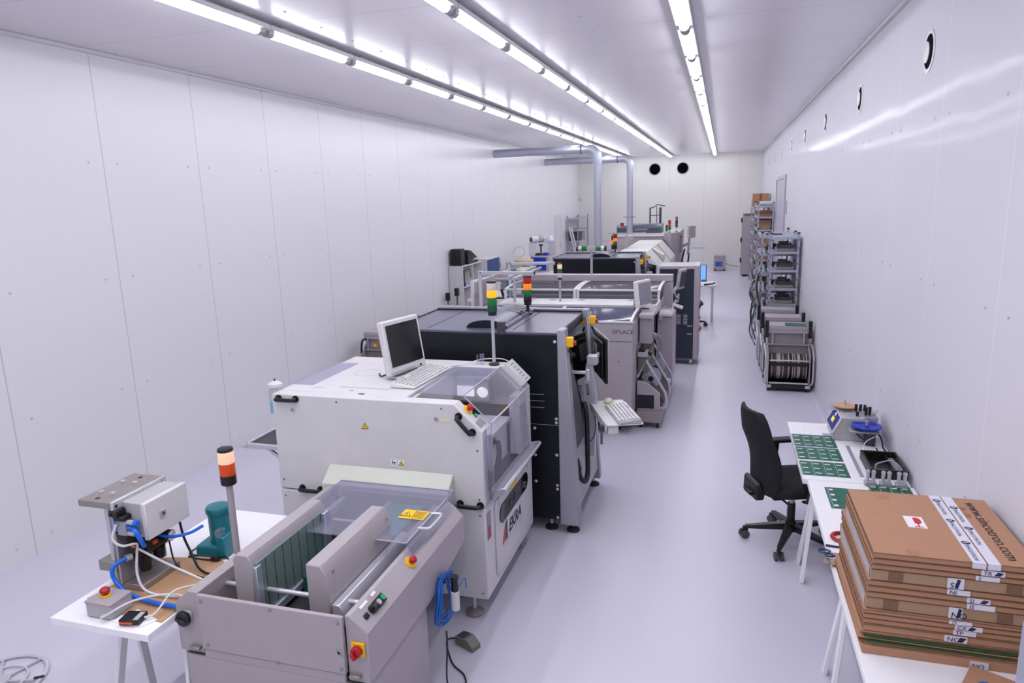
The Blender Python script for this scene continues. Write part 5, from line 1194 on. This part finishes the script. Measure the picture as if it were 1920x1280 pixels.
# arm monitor on the end post
mo = MB().obox((-.515, 9.62, 1.37), (.05, .20, .27), Matrix.Rotation(math.radians(-20), 3, 'Z')@Matrix.Rotation(math.radians(8), 3, 'Y')).build('arm_monitor', BEIGE, t, bev=.01, seg=2)
MB().obox((-.488, 9.60, 1.37), (.004, .16, .2), Matrix.Rotation(math.radians(-20), 3, 'Z')@Matrix.Rotation(math.radians(8), 3, 'Y')).build('screen', DGREY, mo, bev=0)
MB().bar((-.60, 9.5, 1.22), (-.53, 9.62, 1.34), .03, .03).bar((-.60, 9.5, 1.22), (-.60, 9.36, 1.22), .03, .03).tube([(-.60, 9.4, 1.25), (-.56, 9.45, 1.14), (-.54, 9.5, 1.18), (-.55, 9.52, 1.08), (-.58, 9.4, 1.10)], .012, 6).build('monitor_arm', LGREY, t)
kp = MB().obox((-.545, 9.36, 1.045), (.15, .18, .02), Matrix.Rotation(math.radians(20), 3, 'Y')).build('keypad', CREAM, t, bev=.004)
# overhead profile frame over the left end
g = MB()
for y, xp, xe, zz in ((7.7, -2.70, -2.05, 1.66), (8.9, -2.70, -2.08, 1.655)):
    g.bar((xp, y, 0.0 if y > 8 else 0.0), (xp, y, zz+.02), .036, .036).bar((xp, y, zz), (xe, y, zz), .036, .036).bar((xe-.0, y, zz), (xe+.012, y, zz), .038, .038, 1)
g.bar((-2.70, 7.7, 1.56), (-2.70, 8.9, 1.56), .03, .04).bar((-2.36, 7.95, 1.283), (-2.36, 7.95, 1.58), .03, .03).bar((-2.36, 7.7, 1.60), (-2.36, 8.95, 1.60), .03, .04).bar((-2.30, 7.7, 1.585), (-2.30, 9.0, 1.585), .03, .03)
fr = thing('profile_frame', 'aluminium profile frame standing around the left end of the hooded machine', 'frame', (-2.5, 8.2, 0))
g.build('profiles', [ALU, BLACK], fr, bev=.003)
MB().tube([(-2.68, 7.7, 1.68), (-2.58, 7.72, 1.62), (-2.5, 7.75, 1.585), (-2.38, 7.78, 1.59)], .007, 6).build('white_cable', WHITE, fr, bev=0)
# feeder trolley docked on the right
t = thing('feeder_trolley', 'beige feeder trolley with slanted tube handles docked at the hooded machine', 'trolley', (-.72, 7.8, 0))
MB().box(-.845, 7.36, .07, -.575, 8.33, .20).build('trolley_base', BEIGE2, t, bev=.004)
for ya, yb in ((7.40, 7.46), (8.26, 8.32)): MB().prism([(-.845, .20), (-.60, .20), (-.60, .38), (-.74, .50), (-.845, .52)], 'y', ya, yb).build('side_plate', BEIGE, t, bev=.003)
MB().box(-.84, 7.395, .22, -.66, 7.40, .37).build('black_window', BLACK, t, bev=0)
MB().box(-.845, 7.46, .20, -.80, 8.26, .50).build('inner_bin', DGREY, t, bev=0)
for i, y in enumerate((7.42, 7.86, 8.29)):
    MB().tube([(-.84, y, .56), (-.75, y, .75), (-.545, y, .40), (-.525, y, .30), (-.54, y, .24), (-.60, y, .22)], .015, 8, smooth=0).build('tube_handle', ALU, t, bev=0)
for y in (7.6, 7.66, 7.72, 8.1, 8.16, 8.22):
    MB().cyl((-.715, y, .50), (-.715, y+.012, .50), .105, n=28).cyl((-.715, y-.002, .50), (-.715, y+.014, .50), .03, n=14, m=1).build('tape_reel', [mat('reel_lavender', '#a9a8b8', .3) if 'reel_lavender' not in MATS else MATS['reel_lavender'], BLACK], t, bev=0)
MB().prism([(-.73, .42), (-.58, .26), (-.555, .29), (-.70, .47)], 'y', 7.47, 8.25).build('slanted_catch_tray', mat('warm_dark_plate', '#453f3c', .5), t, bev=.002)
MB().box(-.845, 7.5, .60, -.74, 8.30, .78).box(-.845, 7.44, .78, -.74, 7.62, .83, 1).box(-.835, 7.46, .83, -.77, 7.56, .86, 2).cyl((-.74, 7.52, .82), (-.70, 7.52, .79), .02, n=10, m=2).build('feeder_bank', [OLIVE, LGREY, BLACK], t, bev=.003)
g = MB(); rc = random.Random(3)
for k in range(7):
    y = 7.6+k*.1-.05
    g.cyl((-.685, y, 1.02-.025*k), (-.655, y-.03, 1.0-.025*k), .018, n=8)
    g.tube([(-.68, y, 1.0-.025*k), (-.65, y, .9-.02*k), (-.66, y+.03, .75), (-.70, y+.05, .62)], .0035, 6)
g.build('air_hoses', GREY, t, bev=0)
for x, y in ((-.62, 7.42), (-.62, 8.29), (-.80, 7.42), (-.80, 8.29)):
    MB().cyl((x-.014, y, .035), (x+.014, y, .035), .035, n=16).box(x-.02, y-.02, .045, x+.02, y+.02, .075, 1).build('caster', [BLACK, ALU], t, bev=0)
# ------------------------------------------------------------ dark cabinet
t = thing('dark_cabinet', 'tall dark blue cabinet with pale edges and casters beside the walkway', 'cabinet', (-.58, 10.75, 0))
MB().box(-.87, 10.42, .09, -.375, 11.0, 1.42).build('cabinet_body', mat('slate_blue_paint', '#222b3a', .4, noise=.08), t, bev=.004)
MB().box(-.375, 10.40, .09, -.30, 11.0, 1.47).box(-.87, 10.40, 1.42, -.375, 11.0, 1.465).build('pale_trim', BEIGE, t, bev=.004)
g = MB().box(-.53, 10.415, .1, -.527, 10.42, 1.42)
for k in range(7):
    for x in (-.585, -.49): g.box(x-.03, 10.414, .74-k*.022, x+.03, 10.419, .75-k*.022, 1)
for z in (.58, .46): g.box(-.46, 10.40, z, -.39, 10.42, z+.012, 1)
g.build('vent_slots', [BLACK, LGREY], t, bev=0)
MB().cyl((-.30, 10.5, .70), (-.28, 10.5, .70), .02, n=12).cyl((-.30, 10.5, .52), (-.28, 10.5, .52), .02, n=12).build('red_knobs', RED, t, bev=0)
MB().obox((-.285, 10.5, .88), (.03, .08, .10), Matrix.Rotation(.4, 3, 'Y')).build('side_handle', DGREY, t, bev=.004)
for x in (-.80, -.40):
    for y in (10.46, 10.94): MB().cyl((x-.02, y, .045), (x+.02, y, .045), .045, n=18).box(x-.025, y-.02, .06, x+.025, y+.02, .095).build('caster', LGREY, t, bev=0)
# desk with monitor
t = thing('white_desk', 'white desk with slim legs behind the dark cabinet by the walkway', 'desk', (-.55, 14.2, 0))
MB().box(-1.0, 13.95, .70, -.10, 14.65, .735).build('desktop', WHITE, t, bev=.003)
for x, y in ((-.16, 14.02), (-.16, 14.58), (-.94, 14.02), (-.94, 14.58)):
    MB().cyl((x, y, 0), (x, y, .70), .022, n=12).prism([(x-.10, .70), (x+.03, .70), (x+.02, .66)], 'y', y-.01, y+.01).build('leg', WHITE, t, bev=0)
t = thing('computer_monitor', 'blue lit monitor standing on the white desk beside the dark cabinet', 'monitor', (-.45, 14.05, .735))
MB().box(-.75, 14.03, .80, -.275, 14.07, 1.13).cyl((-.52, 14.07, .735), (-.52, 14.07, .82), .02, n=10).box(-.6, 14.0, .736, -.44, 14.14, .745).build('casing', mat('monitor_navy', '#2e3f70', .4), t, bev=.003)
MB().box(-.74, 14.026, .815, -.29, 14.031, 1.12).build('screen', SCREENB, t, bev=0)
MB().box(-.37, 14.024, .82, -.29, 14.027, .84).build('task_icon', NAVYI, t, bev=0)
t = thing('barcode_scanner', 'black handheld barcode scanner lying on the white desk', 'scanner', (-.18, 13.99, .736))
MB().tube([(-.30, 13.99, .75), (-.22, 13.99, .76), (-.16, 14.0, .765), (-.11, 14.01, .785)], .016, 8).box(-.32, 13.96, .737, -.26, 14.02, .765).build('scanner_body', BLACK, t)

# ------------------------------------------------------------ white oven and far grey machine
t = thing('reflow_oven', 'long white oven with sloping lids behind the farther dark machine', 'machine', (-1.75, 16, 0))
prof = [(-2.35, .15), (-1.12, .15), (-1.12, .98), (-1.44, 1.35), (-2.02, 1.35), (-2.35, 1.0)]
MB().prism(prof, 'y', 14.0, 18.0).build('oven_body', WHITE, t, bev=.01)
for y0, y1 in ((14.05, 15.1), (15.2, 16.4), (16.5, 17.95)):
    MB().prism([(-2.0, 1.352), (-1.445, 1.352), (-1.13, .99), (-1.11, 1.0), (-1.44, 1.375), (-2.0, 1.375)], 'y', y0, y1).build('sloping_lid', HOODW if y0 == 15.2 else WHITE, t, bev=.008)
MB().box(-2.0, 15.1, 1.35, -1.45, 15.2, 1.365).box(-2.0, 16.4, 1.35, -1.45, 16.5, 1.365).bar((-1.43, 15.15, 1.355), (-1.12, 15.15, .99), .1, .02).bar((-1.43, 16.45, 1.355), (-1.12, 16.45, .99), .1, .02).bar((-1.43, 18.0, 1.365), (-1.12, 18.0, 1.0), .06, .03).bar((-2.0, 18.0, 1.365), (-1.43, 18.0, 1.365), .06, .03).build('lid_gaps', DGREY, t, bev=0)
MB().prism([(-1.42, 1.10), (-1.2, 1.10), (-1.2, 1.22), (-1.42, 1.36)], 'y', 15.21, 15.6).build('lid_shield', HOODW, t, bev=0)
MB().box(-2.3, 14.05, .02, -1.2, 17.95, .15).build('plinth', DGREY, t, bev=0)
signal(t, -2.12, 14.2, 1.34, 1.44, [GREENDK, REDLIT, BLACK], .03, hm=.08, pole=WHITE)
g = MB().box(-2.44, 15.7, 1.66, -1.62, 15.73, 1.68).box(-2.44, 14.85, 1.55, -1.98, 14.88, 1.57).box(-2.0, 15.2, 1.38, -1.96, 15.3, 1.66).obox((-1.96, 15.5, 1.58), (.14, .3, .08))
g.build('exhaust_hood_frame', LGREY, t, bev=0)
t = thing('far_machine', 'big grey machine under the second duct, with dark rounded hood on top', 'machine', (-1.8, 19.4, 0))
MB().box(-2.62, 18.2, .12, -1.42, 20.6, 1.45).build('machine_body', BEIGE, t, bev=.01)
MB().box(-1.9, 18.19, .9, -1.89, 18.2, 1.45).box(-2.62, 18.19, 1.43, -1.42, 18.2, 1.45).build('panel_seam', GREY, t, bev=0)
MB().prism([(-1.42, 18.2), (-1.25, 18.1), (-1.05, 18.5), (-1.05, 20.4), (-1.42, 20.4)], 'z', .10, 1.53).build('side_tower', BEIGE, t, bev=.006)
hp = [(19.75, 1.45), (19.75, 1.58)]+[(19.95-.2*math.cos(a), 1.58+.11*math.sin(a)) for a in [PI/2*k/6 for k in range(1, 7)]]+[(20.4, 1.69), (20.4, 1.45)]
MB().prism(hp, 'x', -2.84, -1.60).build('dark_hood', mat('hood_slate', '#4c5566', .3), t, bev=.004)
MB().box(-2.35, 19.745, 1.53, -2.0, 19.752, 1.57).box(-1.95, 19.745, 1.53, -1.68, 19.752, 1.57, 1).build('hood_vents', [GREY, DGREY], t, bev=0)
signal(t, -1.30, 18.4, 1.53, 1.60, [GREENL, AMBERDK, REDG], .035, hm=.07)
signal(t, -1.36, 18.25, 1.50, 1.58, [GREENL, GREENDK], .028, hm=.06)
signal(t, -1.14, 18.6, 1.53, 1.66, [DGREY, GREENDK, AMBERDK], .032, hm=.075)
signal(t, -2.7, 19.85, 1.5, 1.62, [REDG], .05, hm=.09)
MB().box(-1.05, 18.6, 1.0, -1.0, 18.75, 1.5).box(-1.06, 18.55, 1.40, -.97, 18.7, 1.43, 1).bar((-1.0, 18.6, 1.15), (-.80, 18.5, 1.25), .05, .06).bar((-.84, 18.5, .95), (-.80, 18.5, 1.5), .06, .05).build('terminal_arm', [GREY, RED], t)
MB().obox((-.76, 18.5, 1.53), (.06, .3, .3), Matrix.Rotation(-.5, 3, 'Z')).build('terminal_monitor', LGREY, t, bev=.006)
MB().obox((-.62, 18.5, 1.13), (.40, .2, .025)).build('terminal_keyboard', LGREY, t)
MB().tube([(-.92, 18.5, 1.1), (-.98, 18.5, .8), (-.93, 18.5, .68), (-.84, 18.5, .75), (-.81, 18.5, 1.0)], .02, 8).build('terminal_hose', BLACK, t, bev=0)
g = MB()
for x in (-2.02, -1.73): g.cyl((x, 20.45, 0), (x, 20.45, 2.12), .022 if x < -2 else .035, n=12)
g.cyl((-1.83, 20.45, 0), (-1.83, 20.45, 2.15), .01, n=8).bar((-2.02, 20.45, 1.9), (-1.72, 20.45, 1.9), .02, .02).tube([(-2.02, 20.45, 2.1), (-1.9, 20.45, 2.14), (-1.8, 20.45, 2.2), (-1.7, 20.45, 2.17), (-1.6, 20.45, 2.16)], .015, 6)
tt = thing('pipe_stand', 'dark vertical pipes rising behind the far grey machine', 'pipes', (-1.87, 20.45, 0))
g.v = [(x, y+.3, z) for x, y, z in g.v]; g.build('pipes', mat('pipe_dark', '#5a5760', .4, .6), tt, bev=0)

# ------------------------------------------------------------ right far corner
t = thing('grey_cabinet', 'tall beige-grey cabinet with black hinges before the far wall', 'cabinet', (.78, 22.3, 0))
MB().box(.56, 22.0, .06, 1.10, 22.7, 1.78).build('carcass', BEIGE, t, bev=.005)
MB().box(.54, 22.02, .08, .56, 22.68, 1.77).build('door', LGREY, t, bev=.003)
for z in (.42, 1.02, 1.6): MB().box(.51, 21.99, z, .55, 22.05, z+.13).build('hinge', BLACK, t)
MB().box(.60, 22.05, 0, .70, 22.6, .06).build('plinth', BLACK, t, bev=0)
tag(MB().obox((.80, 22.3, 1.812), (.42, .4, .06), .1).build('brown_folder', CARDD), 'brown cardboard lying on top of the grey cabinet', 'cardboard')
t = thing('dehumidifier', 'small beige case with blue panel standing on the floor at the far wall', 'appliance', (-.06, 23.75, 0))
MB().box(-.25, 23.55, .05, .12, 23.95, .50).build('housing', BEIGE, t, bev=.012, seg=2)
MB().box(-.20, 23.545, .15, .03, 23.55, .30).build('blue_panel', mat('cobalt_panel', '#1c62b8', .4), t, bev=0)
MB().box(-.02, 23.542, .20, .02, 23.545, .24).build('logo_patch', LGREY, t, bev=0)
MB().box(-.24, 23.56, 0, -.18, 23.62, .05).box(.05, 23.56, 0, .11, 23.62, .05).box(-.24, 23.86, 0, -.18, 23.92, .05).box(.05, 23.86, 0, .11, 23.92, .05).build('feet', BLACK, t, bev=0)
MB().box(-.2, 23.54, .41, -.17, 23.55, .45).box(.04, 23.54, .41, .07, 23.55, .45).box(-.25, 23.546, .42, .12, 23.549, .425).build('latches', GREY, t, bev=0)
MB().tube([(.12, 23.8, .22), (.25, 23.8, .16), (.4, 23.8, .13), (.56, 23.4, .14)], .008, 6).build('power_cord', DGREY, t, bev=0)

# ------------------------------------------------------------ along the left wall
t = thing('white_bookcase', 'open white bookcase with cluttered shelves against the left wall', 'bookcase', (-4.68, 12.5, 0))
MB().box(-4.82, 12.0, 0, -4.54, 12.02, 1.31).box(-4.82, 13.1, 0, -4.54, 13.12, 1.31).box(-4.82, 12.02, 0, -4.80, 13.1, 1.31).box(-4.80, 12.55, 0, -4.54, 12.57, 1.29).build('panels', WHITE, t, bev=.002)
for z in (.05, .48, .90, 1.29): MB().box(-4.80, 12.02, z, -4.54, 13.1, z+.02).build('shelf', WHITE, t, bev=.002)
t = thing('black_case', 'black ribbed carrying case standing upright on the white bookcase', 'case', (-4.68, 12.1, 1.31))
b = MB()
for k in range(4): b.box(-4.79+k*.054, 12.04, 1.312, -4.742+k*.054, 12.24, 1.615)
b.box(-4.785, 12.06, 1.315, -4.585, 12.22, 1.61).box(-4.81, 12.1, 1.42, -4.79, 12.18, 1.55)
b.build('case_body', BLACK, t, bev=.006)
t = thing('black_folded_device', 'black angular folded device lying next to the black carrying case', 'device', (-4.62, 12.5, 1.31))
MB().prism([(12.4, 1.36), (12.95, 1.40), (12.6, 1.55), (12.45, 1.57)], 'x', -4.72, -4.58).box(-4.75, 12.35, 1.312, -4.55, 12.9, 1.36).build('folded_body', BLACK, t, bev=.006)
t = thing('shelf_clutter', 'black clamp stand and blue part on the upper shelf of the white bookcase', 'tools', (-4.6, 12.15, .92))
MB().cyl((-4.57, 12.12, .923), (-4.57, 12.12, 1.22), .016, n=10).bar((-4.57, 12.12, 1.20), (-4.57, 12.45, 1.22), .012, .012).bar((-4.57, 12.45, 1.22), (-4.57, 12.5, 1.05), .01, .01).build('stand', BLACK, t, bev=0)
MB().box(-4.64, 12.06, .922, -4.56, 12.2, .99).build('blue_part', BLUEP, t)
for i in range(3): tag(MB().box(-4.74, 12.62+.0*i, .921+.014*i, -4.56, 12.98-.03*i, .933+.014*i).build('folder', [LGREY, PURPLE, PAPER][i], bev=0), f'{("lowest grey", "middle purple", "topmost white")[i]} folder lying on the upper shelf of the white bookcase', 'folder', 'folders in the white bookcase')
for x, y, z, h, lab in ((-4.58, 11.75, .0, .80, 'short black speaker box on a thin stand beside the bookcase'), (-4.74, 11.7, .0, .72, 'small black box on a thin stand against the left wall')):
    t = thing('speaker_stand', lab, 'speaker', (x, y, z))
    MB().box(x-.035, y-.035, h, x+.035, y+.035, h+.14).build('speaker_box', BLACK, t)
    MB().cyl((x, y, 0), (x, y, h), .012, n=8).cyl((x, y, 0), (x, y, .015), .08, n=16).build('stand', DGREY, t, bev=0)
t = thing('white_cabinet', 'white cabinet with navy blue side panel beyond the bookcase on the left', 'cabinet', (-4.6, 13.6, 0))
MB().box(-4.72, 13.15, 0, -4.46, 14.0, 1.34).build('carcass', WHITE, t, bev=.004)
MB().box(-4.46, 13.17, .85, -4.45, 13.9, 1.31).build('blue_panel', BLUED, t, bev=0)
MB().box(-4.46, 13.91, .85, -4.44, 13.99, 1.31).box(-4.445, 13.93, 1.1, -4.435, 13.97, 1.2, 1).box(-4.449, 13.7, .86, -4.447, 13.76, .9).build('edge_strip', [LGREY, DGREY], t, bev=0)
# computer case on a stand at the left end of the hooded machine
t = thing('white_terminal', 'white computer case standing upright left of the aluminium profile frame', 'computer', (-3.05, 8.55, 0))
MB().obox((-3.03, 8.6, 1.30), (.05, .42, .36), -.15).build('case', WHITE, t, bev=.006)
MB().obox((-3.0, 8.6, 1.30), (.01, .38, .32), -.15).build('side_cover', BEIGE, t, bev=.003)
MB().box(-3.06, 8.5, 0, -3.0, 8.7, 1.12).box(-3.2, 8.35, 0, -2.86, 8.85, .03).build('stand', LGREY, t)
# benches further back on the left
def bench(label, x0, y0, x1, y1, z):
    t = thing('work_bench', label, 'table', ((x0+x1)/2, (y0+y1)/2, 0))
    MB().box(x0, y0, z-.04, x1, y1, z).build('bench_top', WHITE, t)
    for x in (x0+.05, x1-.05):
        for y in (y0+.05, y1-.05): MB().box(x-.02, y-.02, 0, x+.02, y+.02, z-.04).build('leg', LGREY, t)
    return t
bench('white work bench with small tools near the left wall beside the profile frame', -3.85, 10.3, -3.1, 11.4, .95)
t = thing('black_tape_holder', 'black curved desk tape holder on the nearer white work bench', 'holder', (-3.2, 10.5, .95))
MB().tube([(-3.32, 10.45, 1.10), (-3.28, 10.45, .985), (-3.2, 10.45, .975), (-3.12, 10.45, .98)], .022, 8).box(-3.42, 10.4, .952, -3.16, 10.55, .97).build('holder_body', BLACK, t)
t = thing('teal_bracket', 'teal clamp arm with silver jaw on the nearer white work bench', 'tool', (-3.3, 11.0, .95))
MB().box(-3.45, 10.96, .951, -3.3, 11.05, .97).bar((-3.38, 11.0, .96), (-3.38, 11.0, 1.3), .04, .04).box(-3.40, 10.95, 1.26, -3.24, 11.05, 1.36).build('arm', TEAL, t)
MB().box(-3.25, 10.97, 1.24, -3.22, 11.02, 1.29).build('jaw', ALU, t)
bench('long white work bench further back along the left wall', -4.72, 13.9+.3, -3.0, 16.8, .80)
t = thing('blue_cased_tester', 'royal blue and grey bench machine with clear guard on the back bench', 'machine', (-3.95, 16.1, .80))
MB().box(-4.30, 15.85, .801, -3.86, 16.5, 1.16).build('grey_case', LGREY, t, bev=.006)
MB().box(-4.28, 15.838, .83, -3.92, 15.85, 1.13).build('blue_front', BLUEP, t)
MB().cyl((-3.89, 15.85, 1.11), (-3.89, 15.83, 1.11), .015, n=10).build('red_button', ORANGE, t, bev=0)
MB().box(-4.33, 15.85, 1.16, -4.325, 16.5, 1.46).box(-3.86, 15.85, 1.16, -3.855, 16.5, 1.46).box(-4.33, 16.495, 1.16, -3.855, 16.5, 1.46).box(-4.33, 15.85, 1.455, -3.855, 16.5, 1.46).build('clear_guard', CLEAR, t, bev=0)
MB().bar((-4.1, 16.1, 1.16), (-4.1, 16.1, 1.42), .02, .03).bar((-4.15, 16.1, 1.40), (-4.05, 16.1, 1.40), .03, .03).lathe((-4.18, 16.1, 1.16), [(.07, 0), (.06, .04), (.02, .06)], 14).build('press_arm', BLACK, t, bev=0)
MB().box(-4.05, 16.0, 1.161, -3.93, 16.2, 1.22).build('blue_parts', BLUEP, t, bev=0)
t = thing('flexible_duct', 'white flexible hose end lying on the clear guard of the blue machine', 'hose', (-4.2, 16.2, 1.46))
b = MB().cyl((-4.30, 15.95, 1.535), (-4.18, 16.1, 1.54), .075, n=22)
for k in range(4): b.cyl((-4.17+.02*k, 16.11+.03*k, 1.54), (-4.165+.02*k, 16.12+.03*k, 1.54), .078, n=22, m=2)
b.cyl((-4.301, 15.948, 1.535), (-4.303, 15.946, 1.535), .055, n=20, m=1).cyl((-4.17, 16.11, 1.54), (-4.08, 16.25, 1.54), .074, n=22)
b.build('hose_body', [WHITE, DGREY, GREY], t, bev=0)
tag(MB().lathe((-3.95, 16.4, 1.462), [(.10, 0), (.115, .03), (.10, .09), (.06, .14), (.02, .16)], 18).build('plastic_bag', glass('bag_plastic', (.92, .92, .95), .1, .5, (.9, .9, .93)), bev=0), 'crumpled translucent plastic bag on the clear guard of the blue machine', 'bag')
t = thing('cream_bench_case', 'cream sloped plastic case on the back bench, near the blue machine', 'case', (-4.1, 14.5, .80))
MB().prism([(-4.32, .801), (-3.88, .801), (-3.98, 1.0), (-4.22, 1.02)], 'y', 14.3, 14.8).build('case_shell', mat('cream_green', '#d3d6bf', .5), t, bev=.01)
t = thing('grey_bench_device', 'grey box with black knob behind the cream case on the back bench', 'device', (-4.37, 15.2, .80))
MB().box(-4.64, 15.0, .801, -4.10, 15.4, 1.10).build('device_box', LGREY, t, bev=.006)
MB().cyl((-4.22, 15.0, .98), (-4.22, 14.96, .98), .035, n=14).build('knob', BLACK, t, bev=0)
tag(MB().lathe((-4.27, 15.22, 1.102), [(.20, 0), (.22, .02), (.20, .045), (.10, .05)], 24).build('tan_tray', mat('tan_wood', '#cdb48c', .6), bev=0), 'round tan wooden tray on the grey box of the back bench', 'tray')
tag(MB().tube([(-4.42+.13*math.cos(a), 15.35, 1.30+.11*math.sin(a)) for a in [2*PI*k/20 for k in range(20)]], .012, 6, closed=True, smooth=0).build('white_hose_ring', WHITE, bev=0), 'white hose bent into a ring above the round tan tray', 'hose')
# corner shelf and ladder
rack('grey zinc shelf rack in the far left corner beside the small door', -4.78, 22.2, -4.42, 24.0, 1.86, (.3, .75, 1.1, 1.45, 1.82), 'zinc shelving racks')
carton(-4.6, 22.6, 1.1, .3, .4, .26, 'dark box on the middle shelf of the far left zinc rack', 'boxes on the far left rack', DGREY)
carton(-4.6, 23.3, 1.1, .3, .5, .24, 'grey box behind the dark box on the far left zinc rack', 'boxes on the far left rack', GREY)
t = thing('step_ladder', 'white folded step ladder leaning on the zinc rack in the far left corner', 'ladder', (-4.4, 21.9, 0))
b = MB()
for dx in (0, .07): b.bar((-4.25+dx, 21.7, 0), (-4.70+dx, 22.1, 1.55), .03, .05)
for k in range(6): f = .12+.14*k; b.bar((-4.25-.45*f, 21.7+.4*f, 1.55*f), (-4.18-.45*f, 21.7+.4*f, 1.55*f), .04, .02)
b.build('ladder_frame', WHITE, t, bev=0)

# ------------------------------------------------------------ camera, world, view
cam = bpy.data.cameras.new('camera'); co = bpy.data.objects.new('camera', cam); COL.objects.link(co)
Rm = [[0.95825347, 0.02893886, -0.28445181], [0.28434511, -0.20073174, 0.93747247], [-0.02996912, -0.97921873, -0.20058051]]
M = Matrix([[r[0], -r[1], -r[2]] for r in Rm]).to_4x4(); M.translation = (0, 0, 2.5)
co.matrix_world = M
cam.sensor_fit = 'HORIZONTAL'; cam.sensor_width = 36; cam.lens = 1310.03/1920*36; cam.clip_start = .05; cam.clip_end = 100
SC.camera = co
w = bpy.data.worlds.new('world'); SC.world = w; w.use_nodes = True
w.node_tree.nodes['Background'].inputs[0].default_value = (.8, .8, .95, 1); w.node_tree.nodes['Background'].inputs[1].default_value = .05
SC.view_settings.view_transform = 'Standard'
SC.view_settings.look = 'None'
SC.view_settings.exposure = 0.0
try:
    SC.cycles.use_denoising = True; SC.cycles.max_bounces = 8; SC.cycles.transparent_max_bounces = 16
except Exception: pass
